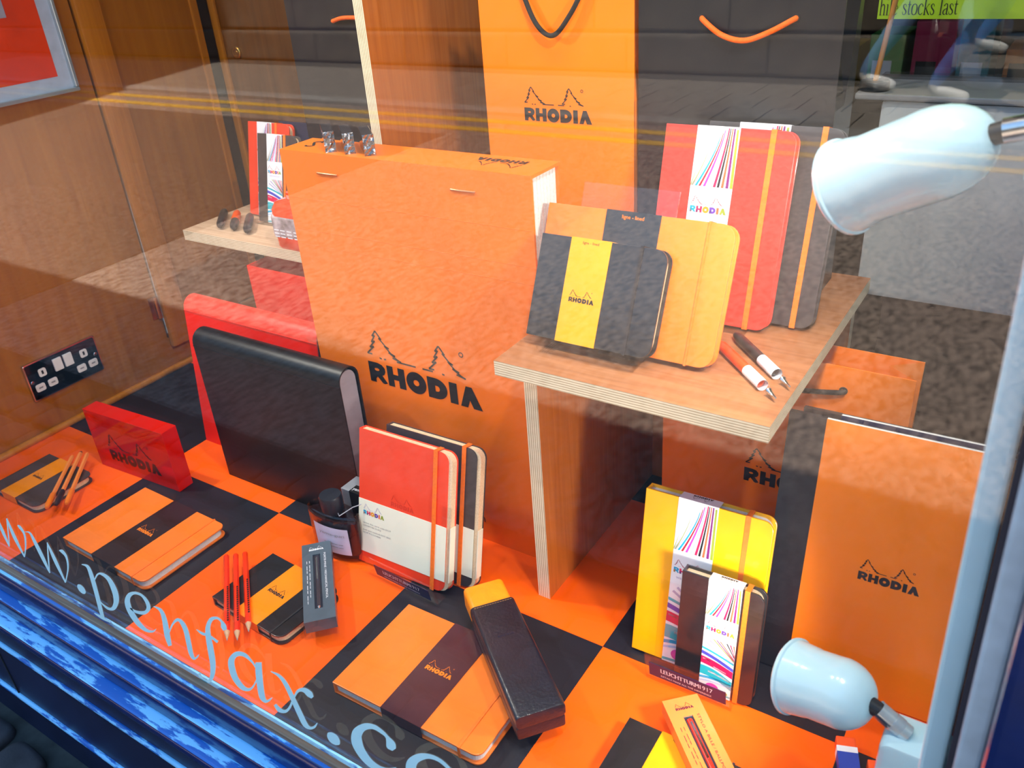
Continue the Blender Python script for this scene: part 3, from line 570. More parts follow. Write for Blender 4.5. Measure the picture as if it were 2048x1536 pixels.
# standing on the floor in acrylic stands
def soft(label, loc, lean, w, h, t, cover, sleeve0, sleeve1, logo):
    o = thing('notebook', label, 'notebook', loc, (R(90 - lean), 0, R(1)), 'soft notebooks with cream sleeves')
    MB().prism(rrect(0, w, 0, h, .012, 'bc'), 0, .0015, cover).build('back_cover', o)
    MB().prism(rrect(.001, w - .001, .001, h - .001, .012, 'bc'), .0015, t - .0015, PAGES).build('page_block', o)
    MB().prism(rrect(0, w - .006, 0, h, .012, 'bc'), t - .0015, t, cover).build('front_cover', o, bevel=.0004)
    MB().box(-.0005, .003, 0, h, .0005, t - .0005, cover).build('spine', o, bevel=.001)
    sl_ = MB().box(0, w - .0055, h * sleeve0, h * sleeve1, t, t + .0005, CREAMPAPER).box(w - .0007, w + .0003, h * sleeve0, h * sleeve1, .001, t - .0008, CREAMPAPER).build('paper_sleeve', o)
    x = w - .024
    MB().box(x - .0028, x + .0028, -.001, h + .001, t + .0006, t + .0015, ELORANGE).box(x - .0028, x + .0028, h, h + .001, 0, t + .001, ELORANGE).build('elastic', o)
    if logo:
        zf = t + .0007; fn = lambda u, v: (u, v, zf); mb = MB()
        emblem(mb, .008, h * .375, .034, fn, RAINBOW, P['lil'], reg=False)
        for k, s in enumerate(['carnet dos carré colle DOT', 'COUVERTURE SOUPLE', 'glued spine notebook DOT GRID', 'SOFTCOVER']):
            add_text(mb, s, .007, h * (.305 - .022 * k - (.010 if k > 1 else 0)), .046 if k % 2 == 0 else .030, INKGREY, fn, height=.0022)
        mb.build('sleeve_print', sl_)
        mb = MB(); emblem(mb, .052, h * .505, .036, lambda u, v: (u, v, t + .00012), INKBLIND, reg=False); mb.build('blind_emblem', o)
    return o
soft('red soft notebook with cream paper sleeve standing at front of acrylic stand', (.4345, -.012, .001), 13.5, .143, .184, .012, NBRED, .085, .485, True)
soft('charcoal soft notebook with cream sleeve standing behind the red one', (.460, .010, .001), 13.5, .143, .184, .012, NBGREY, .085, .44, False)
notebook('yellow notebook with striped colour band standing behind small black notebook', (.8095, .026, .001), 1.5, 10.8, w=.133, h=.198, t=.0150, cover=NBYELLOW, band=(.036, .078), bmat=BANDWHITE, print_='stripes', elastic=ELORANGE, ex=.108, ew=.005, top_logo=True)
notebook('small black notebook with striped colour band standing before yellow notebook', (.8665, .008, .001), 1.0, 6.5, w=.084, h=.139, t=.0130, cover=NBBLACK, pages=PAGES, band=(.028, .062), bmat=BANDWHITE, print_='stripes', elastic=ELORANGE, ex=.067, ew=.005, top_logo=True)
# on the right plywood shelf
ZS = .338
notebook('black notebook with yellow band leaning at the front of the plywood shelf', (.6760, .0560, ZS + .0076), 0, 24.5, w=.137, h=.103, t=.0145, cover=NBBLACK, pages=PAGES, band=(.034, .078), bmat=BANDYELLOW, lmat=INK, logo_w=.64, logo_v=.42, elastic=ELBLACK, ex=.110, ew=.003, top_text='ligne - lined', rad=.012)
notebook('large orange notebook with dark band leaning behind black and yellow one', (.6690, .0745, ZS + .0005), 0, 22.8, w=.198, h=.1340, t=.0150, cover=NBORANGE, band=(.066, .124), bmat=M('slate_paper_band', (.020, .024, .032), .3, coat=.4), lmat=INKORANGE, logo_w=.6, logo_v=.35, elastic=ELORANGE, ex=.172, ew=.0022, top_text='ligne - lined', rad=.014)
notebook('tall coral red notebook with striped band standing on the plywood shelf', (.7520, .1770, ZS + .0003), 0, 15.1, w=.1335, h=.194, t=.0150, cover=NBCORAL, band=(.034, .078), bmat=BANDWHITE, print_='stripes', elastic=ELORANGE, ex=.111, ew=.0055, rad=.012)
notebook('tall charcoal notebook with striped band standing behind the coral red one', (.7885, .1990, ZS + .0003), 0, 16.0, w=.1355, h=.194, t=.0150, cover=NBGREY, band=(.032, .083), bmat=BANDWHITE, print_='stripes', elastic=ELORANGE, ex=.116, ew=.0055, rad=.012)
# on the left plywood shelf
ZL = .308
notebook('small charcoal notebook with striped band standing on the left shelf', (.0010, .3000, ZL + .0003), 0, 14, w=.088, h=.139, t=.0130, cover=NBGREY, pages=PAGES, band=(.022, .056), bmat=BANDWHITE, print_='stripes', elastic=ELORANGE, ex=.062, ew=.005)
notebook('bright red notebook standing behind small charcoal one on left shelf', (-.0450, .3220, ZL + .0003), 0, 14, w=.096, h=.150, t=.0130, cover=NBRED, pages=PAGES, band=(.022, .056), bmat=BANDWHITE, print_='stripes', elastic=ELORANGE, ex=.066, ew=.005)
notebook('dark blue notebook rearmost of three on the left shelf', (.0100, .3380, ZL + .0003), 0, 14, w=.100, h=.150, t=.0130, cover=M('navy_cover', (.012, .02, .06), .4, coat=.3), elastic=ELBLACK)

# ================================================================== acrylic stands
def stand(label, loc, rz, w, lip_h, base_d, back_h, lean, name_plate, ledge=None):
    o = thing('display_stand', label, 'stand', loc, (0, 0, R(rz)), 'clear acrylic display stands')
    MB().box(0, w, 0, base_d, .0, .0022, ACRYLIC).build('base', o)
    MB().prism([(0, 0), (w, 0), (w, lip_h), (0, lip_h)], 0, .0022, ACRYLIC, lambda a, b, c: (a, -.006 * b / lip_h - c, b)).build('lip', o)
    s = math.sin(R(lean)); c_ = math.cos(R(lean))
    MB().prism([(0, 0), (w, 0), (w, back_h), (0, back_h)], 0, .0022, ACRYLIC, lambda a, b, c: (a, base_d + b * s + c, b * c_)).build('back_rest', o)
    if ledge: MB().box(*ledge, ACRYLIC).build('ledge', o)
    if name_plate:
        NAVY = M('navy_plate', (.012, .016, .075), .35, var=.05)
        pw0, pw1, pz0, pz1 = name_plate
        f = lambda u, v: (u, -.006 * v / lip_h - .0024, v)
        pl = MB().prism([(pw0, pz0), (pw1, pz0), (pw1, pz1), (pw0, pz1)], 0, .0005, NAVY, lambda a, b, c: (a, -.006 * b / lip_h - .0023 - c, b)).build('name_plate', o)
        mb = MB(); f = lambda u, v: (u, -.006 * v / lip_h - .0030, v)
        hh = pz1 - pz0; ww = pw1 - pw0
        add_text(mb, 'LEUCHTTURM', pw0 + ww * .16, pz0 + hh * .48, ww * .50, INKWHITE, f, height=hh * .34, bold=.0003)
        add_text(mb, '1917', pw0 + ww * .675, pz0 + hh * .48, ww * .16, INKWHITE, f, height=hh * .34)
        add_text(mb, 'DETAILS MAKE ALL THE DIFFERENCE', pw0 + ww * .16, pz0 + hh * .16, ww * .66, INKWHITE, f, height=hh * .13)
        mb.build('plate_lettering', pl)
    return o
stand('clear acrylic stand with navy plate in front of the red soft notebook', (.4620, -.0335, .0), -3.0, .114, .036, .0165, .120, 13.5, (.018, .108, .009, .0270))
stand('clear acrylic stand with navy plate before small black striped notebook', (.8400, -.0135, .0), .5, .094, .040, .0180, .110, 8.0, (.005, .089, .009, .0300))
stand('clear acrylic stand under the leaning orange notebook on the shelf', (.6950, .0385, ZS), 0, .104, .0085, .0405, .158, 23.0, None, (0, .104, .006, .0195, .0022, .0072))
stand('clear acrylic stand under the tall coral red notebook on the shelf', (.7620, .1560, ZS), 0, .104, .020, .024, .110, 15.2, None)
stand('clear acrylic stand under the small charcoal notebook on the left shelf', (.0000, .2840, ZL), 0, .080, .018, .022, .080, 14, None)

# ================================================================== the giant notepad
o = thing('giant_notepad', 'giant upright orange notepad with black fir tree emblem', 'notepad', (0, 0, 0))
gx0, gx1, gy0, gy1, gz = .307, .6615, .092, .149, .499
MB().box(gx0, gx1, gy0, gy0 + .003, 0, gz + .0005, PADORANGE).build('front_cover', o)
MB().box(gx0, gx1, gy0 + .003, gy1 - .003, gz - .003, gz + .0005, PADORANGE).build('top_cover', o)
MB().box(gx0, gx1, gy1 - .003, gy1, 0, gz + .0005, PADORANGE).build('back_cover', o)
mb = MB()
npg = 16
for i in range(npg):
    y = gy0 + .0032 + i * (gy1 - gy0 - .0064) / npg; d = (gy1 - gy0 - .0064) / npg
    mb.box(gx0 + .003, gx1 - .003 - (.0008 if i % 2 else 0), y, y + d * .92, .001, gz - .0032, PAGESW)
mb.build('page_block', o)
for x in (.3644, .5600):
    MB().tube([(x, gy0 - .0005, .4762), (x + .002, gy0 - .0012, .4762), (x + .030, gy0 - .0012, .4762), (x + .032, gy0 - .0005, .4762)], .0011, M('copper_wire', (.75, .30, .14), .3, metal=.7), 8).build('staple', o, smooth=50)
for z in (.442, .402, .382):
    MB().tube([(gx0 + .001, gy0 + .0005, z), (gx1 - .001, gy0 + .0005, z)], .0007, PADORANGE, 6).build('score_line', o, smooth=60)
mb = MB(); emblem(mb, .3950, .2040, .1790, lambda u, v: (u, gy0 - .0004, v), INK); mb.build('emblem', o)
mb = MB(); add_text(mb, 'm', .5470, .030, .0125, INK, lambda u, v: (u, gy0 - .0004, v)); mb.build('web_print', o)
mb = MB(); emblem(mb, .6330, .1370, .064, lambda u, v: (u, v, gz + .0008), INK, rot=math.pi, reg=False); mb.build('top_emblem', o)
mb = MB(); add_text(mb, 'S', .3400, .1370, .014, INK, lambda u, v: (u, v, gz + .0008), rot=math.pi); mb.build('top_print', o)
for k, (x, y, pos) in enumerate(((.3800, .0960, 'leftmost'), (.4090, .0970, 'middle one'), (.4385, .0980, 'rightmost'))):
    b = thing('refill_box', f'small foil wrapped box on top of giant notepad, {pos} of three', 'box', (x, y, gz + .0006), (0, 0, R(48)), 'foil wrapped boxes on the giant notepad')
    MB().box(0, .0125, .0008, .048, 0, .0235, FOILTOP).build('carton', b, bevel=.0006)
    mb = MB()
    for ix in range(4):
        for iz in range(6):
            pts = []
            for (a, c) in ((0, 0), (1, 0), (1, 1), (0, 1)):
                rr_ = random.Random(k * 100 + (ix + a) * 10 + iz + c)
                pts.append(((ix + a) * .0125 / 4, .0008 - rr_.uniform(0, .0016), (iz + c) * .0235 / 6))
            mb.add(pts, [(0, 1, 2), (0, 2, 3)], FOIL)
    mb.build('folded_foil_end', b)

# ================================================================== plywood stands
def ply(parent, name, x0, x1, y0, y1, z0, z1, face, edge):
    """sheet of plywood: faces on its two broad sides, plies on the cut edges"""
    dims = dict(x=x1 - x0, y=y1 - y0, z=z1 - z0); thin = min(dims, key=dims.get)
    mb = MB(); mb.box(x0, x1, y0, y1, z0, z1, edge); fi = mb.mi(face)
    order = ['z', 'z', 'y', 'x', 'y', 'x']
    mb.m = [fi if order[i] == thin else mb.m[i] for i in range(6)]
    return mb.build(name, parent)
PLYY = PLIES('plywood_edge_back', 'Y', 120)
pr = thing('plywood_stand', 'plywood shelf stand carrying leaning notebooks at the right', 'display stand', (0, 0, 0))
ply(pr, 'shelf_board', .6635, .9430, .0, .353, ZS - .0165, ZS, PLYTOP, PLYZ)
ply(pr, 'leg_panel', .6735, .6895, .036, .343, 0, ZS - .0165, PLYSIDE, PLYX)
ply(pr, 'back_panel', .6895, .9330, .327, .343, 0, ZS - .0165, PLYSIDE, PLYY)
pl_ = thing('plywood_stand', 'tall plywood upright with a side shelf behind giant notepad', 'display stand', (0, 0, 0))
ply(pl_, 'upright_panel', .3405, .3560, .220, .470, 0, 1.05, PLYSIDE, PLYX)
ply(pl_, 'shelf_board', -.098, .3405, .210, .410, ZL - .0165, ZL, PLYPALE, PLYZ)
ply(pl_, 'inner_shelf_board', .3560, .6480, .230, .470, .325, .3415, PLYPALE, PLYZ)
ply(pl_, 'far_panel', .6320, .6480, .240, .470, 0, .325, PLYSIDE, PLYX)
ply(pl_, 'outer_leg_panel', .0300, .0460, .380, .410, 0, ZL - .0165, PLYSIDE, PLYX)

# ================================================================== paper bags
def bag(label, x0, x1, y0, y1, z0, z1, mat, rope, hole_x, hole_z, sag, emb=None, open_=False, hole_dark=True):
    o = thing('gift_bag', label, 'bag', (0, 0, z0), (0, 0, 0), 'paper carrier bags')
    h = z1 - z0; tk = .0012; ym = (y0 + y1) / 2
    MB().box(x0, x1, y0, y0 + tk, 0, h, mat).build('front_face', o)
    MB().box(x0, x1, y1 - tk, y1, 0, h, mat).build('back_face', o)
    MB().box(x0, x1, y0, y1, 0, tk, mat).build('bottom', o)
    for x, s in ((x0, 1), (x1, -1)):      # gussets folded inwards towards the top
        ins = .030 * s
        MB().add([(x, y0, 0), (x, ym, 0), (x, y1, 0), (x, y0, h * .55), (x, ym, h * .55), (x, y1, h * .55), (x, y0, h), (x + ins, ym, h), (x, y1, h)],
                 [(0, 1, 4, 3), (1, 2, 5, 4), (3, 4, 7, 6), (4, 5, 8, 7)], mat).build('gusset', o)
    hx0, hx1 = hole_x; yb = y0 - .003
    pts = catmull([(hx0, y0 + .004, hole_z - z0), (hx0 + .002, yb, hole_z - z0 - .001), (hx0 * .75 + hx1 * .25, yb - .004, hole_z - z0 - sag * .75), (hx0 * .5 + hx1 * .5, yb - .005, hole_z - z0 - sag), (hx0 * .25 + hx1 * .75, yb - .004, hole_z - z0 - sag * .62), (hx1 - .002, yb, hole_z - z0 - .001), (hx1, y0 + .004, hole_z - z0)], 8)
    MB().tube(pts, .0027, rope, 10).build('cord_handle', o, smooth=60)
    for hx in hole_x:
        e_ = MB().lathe([(.0025, -.001), (.0025, .0008), (.0042, .0008), (.0046, -.0005)], DARKPLASTIC, 16).build('eyelet', o, smooth=40); e_.location = (hx, y0, hole_z - z0); e_.rotation_euler = (R(90), 0, 0)
    if emb:
        mb = MB(); emblem(mb, emb[0], emb[1] - z0, emb[2], lambda u, v: (u, y0 - .0004, v), INK); mb.build('emblem', o)
    return o
bag('black paper bag with orange cord behind the coral red notebook', .6960, .9040, .264, .335, ZS + .0003, .700, BAGBLACK, ROPEORANGE, (.7660, .8590), .6220, .0190)
bag('tall orange bag with black cord and emblem behind giant notepad', .4950, .6920, .262, .296, .3420, .700, BAGORANGE, ROPEBLACK, (.5520, .6420), .6620, .0560, (.5495, .5105, .0905))
bag('black paper bag with orange cord left of the tall plywood upright', .1280, .3380, .310, .380, ZL + .0003, .700, BAGBLACK, ROPEORANGE, (.2170, .3000), .6150, -.004)
bag('orange paper bag with black cord standing under the right shelf end', .7620, 1.0260, .1960, .2400, .0002, .3030, BAGORANGE, ROPEBLACK, (.8250, .9600), .2760, .0080, (.8640, .1330, .1100))
o = thing('open_box', 'open red card box standing on the floor under the left shelf', 'box', (.0560, .2000, .0003))
for nm, bb in dict(front_side=(0, .194, 0, .0015), back_side=(0, .194, .0585, .06), left_side=(0, .0015, .0015, .0585), right_side=(.1925, .194, .0015, .0585)).items():
    MB().box(*bb, 0, .2730, REDCARD).build(nm, o)
MB().box(.0015, .1925, .0015, .0585, 0, .0015, REDCARD).build('bottom', o)

# ================================================================== portfolio files
def folder(label, loc, rx, w, h, d, mat, inside, top_mat):
    o = thing('portfolio_file', label, 'folder', loc, (rx, 0, 0), 'card portfolio files')
    n = 10; r = d / 2
    def shell(outer):
        pts = [(0, 0)] + [(r - r * math.cos(math.pi * k / n), h - r + r * math.sin(math.pi * k / n)) for k in range(n + 1)] + [(d, 0)]
        return pts
    pts = shell(True); th = .0018
    inn = [(th, 0)] + [(r - (r - th) * math.cos(math.pi * k / n), h - r + (r - th) * math.sin(math.pi * k / n)) for k in range(n + 1)] + [(d - th, 0)]
    m = MB(); N = len(pts)
    for x, flip in ((0, 0), (w, 1)):
        pass
    vs = [(0, a, b) for a, b in pts] + [(w, a, b) for a, b in pts] + [(0, a, b) for a, b in inn] + [(w, a, b) for a, b in inn]
    fs = []
    for i in range(N - 1):
        fs += [(i, N + i, N + i + 1, i + 1), (2 * N + i, 2 * N + i + 1, 3 * N + i + 1, 3 * N + i), (i, i + 1, 2 * N + i + 1, 2 * N + i), (N + i, 3 * N + i, 3 * N + i + 1, N + i + 1)]
    MB().add(vs, fs, mat).build('cover', o, smooth=35)
    MB().prism([(a * .9 + r * .1, b * .985) for a, b in inn], .002, w - .003, inside, lambda a, b, c: (c, a, b)).build('accordion_inside', o)
    MB().box(0, w, -.0008, .0002, h - r - .004, h - r - .0028, mat).build('crease', o)
    return o
folder('black card portfolio file with grey inside standing before the red one', (.1165, .0325, 0), 0, .281, .2440, .036, BLACKCARD, M('grey_inside', (.26, .24, .28), .6), BLACKCARD)
folder('bright red card portfolio file leaning behind the black one', (.0010, .0830, 0), R(-6.5), .283, .2480, .036, REDCARD, M('dark_inside', (.03, .02, .02), .6), REDCARD)

# ================================================================== red acrylic block
def redglass():
    m = bpy.data.materials.new('red_acrylic'); m.use_nodes = True; n = m.node_tree.nodes; l = m.node_tree.links; n.clear()
    o = n.new('ShaderNodeOutputMaterial'); b = n.new('ShaderNodeBsdfPrincipled'); z = n.new('ShaderNodeTexNoise'); r = n.new('ShaderNodeValToRGB')
    z.inputs['Scale'].default_value = 30; r.color_ramp.elements[0].color = (.97, .010, .002, 1); r.color_ramp.elements[1].color = (1, .016, .003, 1)
    l.new(z.outputs[0], r.inputs[0]); l.new(r.outputs[0], b.inputs['Base Color'])
    b.inputs['Transmission Weight'].default_value = .50; b.inputs['Roughness'].default_value = .02; b.inputs['IOR'].default_value = 1.4
    l.new(b.outputs[0], o.inputs[0]); return m
RG = redglass()
o = thing('acrylic_block', 'translucent red acrylic block with dark emblem standing near the wall', 'paperweight', (-.0960, -.0460, .0003), (0, 0, R(3.2)))
MB().box(0, .1810, 0, .0260, 0, .1040, RG).build('block', o, bevel=.0008)
mb = MB(); emblem(mb, .0350, .0200, .1150, lambda u, v: (u, -.0003, v), M('dark_red_print', (.035, .004, .004), .4)); mb.build('emblem', o)
mb = MB(); mb.flat([[(.012, .030), (.172, .030), (.172, .094), (.012, .094)]], M('refraction_dark_red', (.09, .006, .006), .35), lambda u, v: (u, .0265, v)); mb.build('refraction_sheet', o)  # dark sheet added to imitate the black floor refracted through the block

# ================================================================== socket, picture, on the left wall
o = thing('wall_socket', 'chrome double wall socket with white switches on the birch wall', 'socket', (XL, .0285, .1005), (R(90), 0, R(90)))
# local x runs along the wall, y up, z out of the wall
MB().prism(rrect(-.0655, .0655, -.0335, .0335, .003), 0, .006, CHROME).build('plate', o, bevel=.0018)
MB().prism(rrect(-.063, .063, -.031, .031, .003), .006, .0064, M('mirror_black', (.03, .02, .03), .06, metal=1)).build('face_plate', o)
for x in (-.0095, .0095): MB().prism(rrect(x - .0075, x + .0075, .002, .024, .001), .006, .0095, PLASTICWHITE).build('switch', o, bevel=.0008)
for sx_ in (-1, 1):
    s_ = MB().prism(rrect(sx_ * .038 - .0065, sx_ * .038 + .0065, .004, .018, .003), .006, .0078, PLASTICWHITE).build('earth_aperture', o)
    MB().box(sx_ * .038 - .0017, sx_ * .038 + .0017, .008, .0145, .0078, .0080, INK).build('slot', s_)
    for dx in (-.011, .011):
        q = MB().prism(rrect(sx_ * .038 + dx - .008, sx_ * .038 + dx + .008, -.019, -.006, .003), .006, .0078, PLASTICWHITE).build('pin_aperture', o)
        MB().box(sx_ * .038 + dx - .0035, sx_ * .038 + dx + .0035, -.0138, -.0112, .0078, .0080, INKGREY).build('slot', q)
    sc = MB().lathe([(0, .0012), (.003, .001), (.0036, 0)], CHROME, 14).build('screw', o, smooth=40); sc.location = (sx_ * .058, 0, .0064)
o = thing('picture_frame', 'silver framed red orange print hanging on the birch wall', 'picture', (XL, -.060, .524), (R(90), 0, R(90)))
SF = M('silver_frame', (.50, .56, .58), .3, metal=.6, var=.06, scale=30)
fw_, fh_, b_ = .264, .36, .006
for nm, (x0, x1, y0, y1) in dict(a=(0, fw_, 0, b_), b=(0, fw_, fh_ - b_, fh_), c=(0, b_, b_, fh_ - b_), d=(fw_ - b_, fw_, b_, fh_ - b_)).items():
    MB().box(x0, x1, y0, y1, 0, .010, SF).build('frame_bar', o, bevel=.0015)
MB().box(b_, fw_ - b_, b_, fh_ - b_, .001, .003, M('mount_card', (.48, .55, .66), .5)).build('mount', o)
MB().box(b_, fw_ - .027, .026, fh_ - b_, .003, .0035, M('red_print', (.86, .055, .008), .3, var=.12, scale=14)).build('print', o)
MB().box(b_, fw_ - .078, .118, fh_ - b_, .0035, .0055, M('grey_card', (.40, .38, .44), .5)).build('inset_card', o)

# ================================================================== writing tools
def fineliner(label, a, b, cap):
    a, b = Vector(a), Vector(b); d = b - a; L = d.length
    o = thing('fineliner_pen', label, 'pen', a, d.to_track_quat('Z', 'Y').to_euler(), 'orange fineliners on the small notebook')
    OB = M('orange_barrel', (.90, .26, .05), .35, var=.03)
    MB().lathe([(0, .035), (.0033, .035), (.0033, L - .004), (.0028, L - .001), (0, L - .001)], OB, 6).build('barrel', o)
    MB().lathe([(0, 0), (.0025, .001), (.0038, .006), (.0042, .012), (.0042, .034), (.0036, .036), (0, .036)], cap, 16).build('cap', o, smooth=40)
    MB().lathe([(0, L - .001), (.0022, L - .001), (.0022, L + .002), (0, L + .003)], cap, 12).build('end_plug', o, smooth=40)
    mb = MB()
    for k in range(4):
        mb.box(-.0002, .0002, -.0036, -.0030, .050 + k * .010, .056 + k * .010, INK)
    mb.build('barrel_print', o)
CAPO = M('orange_cap', (.95, .20, .01), .3); CAPK = M('black_cap', (.010, .012, .02), .35)
fineliner('orange fineliner with orange cap, leftmost of three on small notebook', (-.0370, -.1715, .0190), (-.1310, -.0700, .0190), CAPO)
fineliner('orange fineliner with black cap, middle of three on small notebook', (-.0310, -.1600, .0190), (-.1280, -.0570, .0190), CAPK)
fineliner('orange fineliner with orange cap, rightmost of three on small notebook', (-.0190, -.1510, .0190), (-.1150, -.0540, .0190), CAPO)
def pencil(label, tip, end):
    a, b = Vector(tip), Vector(end); d = b - a; L = d.length
    o = thing('pencil', label, 'pencil', a, d.to_track_quat('Z', 'Y').to_euler(), 'red pencils on the black notebook')
    PR = M('red_pencil_lacquer', (.93, .035, .004), .3, coat=.4, var=.04)
    MB().lathe([(0, .016), (.0036, .0145), (.0036, L), (0, L)], PR, 6).build('barrel', o)
    MB().lathe([(.0009, .0035), (.0035, .0145), (.0034, .0155)], M('bare_cedar', (.62, .38, .22), .7), 12).build('sharpened_cone', o, smooth=40)
    MB().lathe([(0, 0), (.0009, .0036), (0, .004)], INKGREY, 8).build('lead', o)
    mb = MB()
    for k in range(16):
        for s_ in (-1, 1): mb.box(-.0030, -.0008, s_ * .0037 - .0001, s_ * .0037 + .0001, .030 + k * .0040, .0325 + k * .0040, M('dark_red_print'))
        mb.box(-.0002, .0022, -.0036, -.0032, .030 + k * .004, .0328 + k * .0040, M('dark_red_print'))
    mb.build('barrel_print', o)
pencil('red pencil, leftmost of three lying over the black notebook', (.4070, -.2170, .0178), (.2870, -.1150, .0178))
pencil('red pencil, middle of three lying over the black notebook', (.4175, -.2110, .0178), (.2965, -.1075, .0178))
pencil('red pencil, rightmost of three lying over the black notebook', (.4190, -.1950, .0178), (.3050, -.0990, .0178))
def marker(label, a, b, body):
    a, b = Vector(a), Vector(b); d = b - a; L = d.length
    o = thing('marker', label, 'pen', a, d.to_track_quat('Z', 'Y').to_euler(), 'stubby markers on the left shelf')
    MB().lathe([(0, 0), (.003, .0008), (.0055, .006), (.0066, .014), (.0068, .036), (0, .036)], CAPK, 18).build('cap', o, smooth=40)
    MB().lathe([(0, .036), (.0068, .036), (.0070, L * .6), (.0066, L - .012), (.0045, L - .002), (0, L)], body, 18).build('barrel', o, smooth=40)
    MB().box(-.0015, .0015, -.0092, -.0066, L - .040, L - .012, body).build('clip', o, bevel=.0004)
    MB().box(.0012, .0050, -.0070, -.0052, L - .042, L - .020, SILVER).build('sticker', o)
marker('black marker, leftmost of three on the left shelf', (-.0310, .2330, ZL + .0070), (-.0930, .2960, ZL + .0070), M('marker_black', (.014, .014, .016), .4))
marker('orange marker with black cap between two dark ones on left shelf', (-.0020, .2360, ZL + .0070), (-.0640, .2990, ZL + .0070), M('marker_orange', (.95, .10, .004), .35))
marker('plum grey marker, rightmost of three on the left shelf', (.0330, .2330, ZL + .0070), (-.0290, .2960, ZL + .0070), M('marker_plum', (.03, .018, .026), .4))
def ballpoint(label, tip, end, body):
    a, b = Vector(tip), Vector(end); d = b - a; L = d.length
    o = thing('ballpoint_pen', label, 'pen', a, d.to_track_quat('Z', 'Y').to_euler(), 'ballpoint pens on the right shelf')
    MB().lathe([(0, 0), (.0008, 0), (.0012, .004), (.0024, .012), (.0032, .013)], CHROME, 14).build('tip', o, smooth=40)
    MB().lathe([(.0032, .013), (.0046, .022), (.0048, .030), (0, .030)], ACRYLIC, 16).build('clear_grip', o, smooth=40)
    MB().lathe([(0, .026), (.0049, .030), (.0052, L * .55), (.0050, L - .010), (.0030, L - .002), (0, L)], body, 18).build('barrel', o, smooth=40)
    MB().box(-.0018, .0018, -.0085, -.0055, L - .050, L - .006, body).build('clip', o, bevel=.0006)
    lb = MB().lathe([(.0054, .024), (.0054, .054)], BANDWHITE, 18).build('price_label', o, smooth=40)
    mb = MB()
    for k in range(12):
        ang = R(-170 + k * 9)
        mb.ribbon([(0, 0), (0, 1)], 1, INK, lambda u, v, ang=ang, k=k: (.00555 * math.cos(ang + u * (.05 + .05 * (k % 3))), .00555 * math.sin(ang + u * (.05 + .05 * (k % 3))), .034 + v * .014))
    mb.build('barcode', lb)
ballpoint('orange ballpoint pen with barcode label at the shelf corner', (.9350, .0390, ZS + .0056), (.8520, .1200, ZS + .0056), M('pen_orange', (.95, .07, .006), .3))
ballpoint('black ballpoint pen with barcode label behind the orange one', (.9395, .0640, ZS + .0056), (.8600, .1440, ZS + .0056), M('pen_black', (.015, .016, .018), .35))

# ================================================================== boxed pens
def penbox(label, corner, ang, w, L, h, mat, ink, words, penmat, logo_end=1, z=.0):
    """local x across, y along (logo at +y), z up"""
    o = thing('pen_box', label, 'pen box', (corner[0], corner[1], z), (0, 0, ang), 'window boxed pens')
    MB().box(0, w, 0, L, 0, h - .0012, mat).build('carton', o, bevel=.0005)
    wx0, wx1, wy0, wy1 = w * .36, w * .62, L * .14, L * .84
    top = MB()
    for r_ in ((0, wx0, 0, L), (wx1, w, 0, L), (wx0, wx1, 0, wy0), (wx0, wx1, wy1, L)): top.box(r_[0], r_[1], r_[2], r_[3], h - .0012, h, mat)
    top.build('lid', o)
    MB().flat([[(wx0, wy0), (wx1, wy0), (wx1, wy1), (wx0, wy1)]], M('window_tray', (.015, .02, .035), .3, coat=.6), lambda u, v: (u, v, h - .0010)).build('window', o)
    cx = (wx0 + wx1) / 2
    pn = MB().tube([(cx, wy0 + .004, h - .0022), (cx, wy1 - .004, h - .0022)], [.0028, .0034], penmat, 12).build('pen', o, smooth=50)
    MB().box(cx - .001, cx + .001, wy1 - .050, wy1 - .008, h + .0004, h + .0016, CHROME).build('clip', pn)
    MB().tube([(cx, wy0 + .001, h - .0022), (cx, wy0 + .004, h - .0022)], [.0015, .0026], CHROME, 10).build('pen_tip', pn)
    MB().box(-.0006, w + .0006, -.010, 0, .0, h, ACRYLIC).build('clear_sleeve_end', o)
    fn = lambda u, v: (u, v, h + .0003); mb = MB()
    emblem(mb, w * .25, L * .895, w * .50, fn, ink, reg=False)
    add_text(mb, words, w * .735, L * .84, L * .60, ink, fn, height=w * .07, rot=-math.pi / 2)
    for i, (a, l_) in enumerate(((.25, .50), (.16, .58))):
        for q_ in range(9): mb.ribbon([(w * a, L * .76 - L * l_ * q_ / 9), (w * a, L * .76 - L * l_ * (q_ + .55 + .3 * (q_ % 2)) / 9)], w * .016, ink, fn)
    mb.build('lid_print', o)
    return o
penbox('slate grey boxed pencil lying across the black notebook', (.4785, -.1616), R(46) , .0370, .1430, .0165, M('slate_card', (.075, .105, .135), .4, coat=.3, var=.06), INKWHITE, 'PORTE-MINE / MECHANICAL PENCIL', M('gunmetal', (.09, .08, .10), .3, metal=.6), z=.0150)
penbox('orange boxed ballpoint pen lying on the black and amber notebook', (.9790, -.1640), R(44.5), .0370, .1430, .0165, M('orange_card', (.93, .20, .04), .4, coat=.4, var=.04), M('plum_print', (.10, .015, .03), .4), 'STYLO A BILLE / BALLPOINT PEN', M('pen_red', (.55, .02, .01), .3), z=.0150)

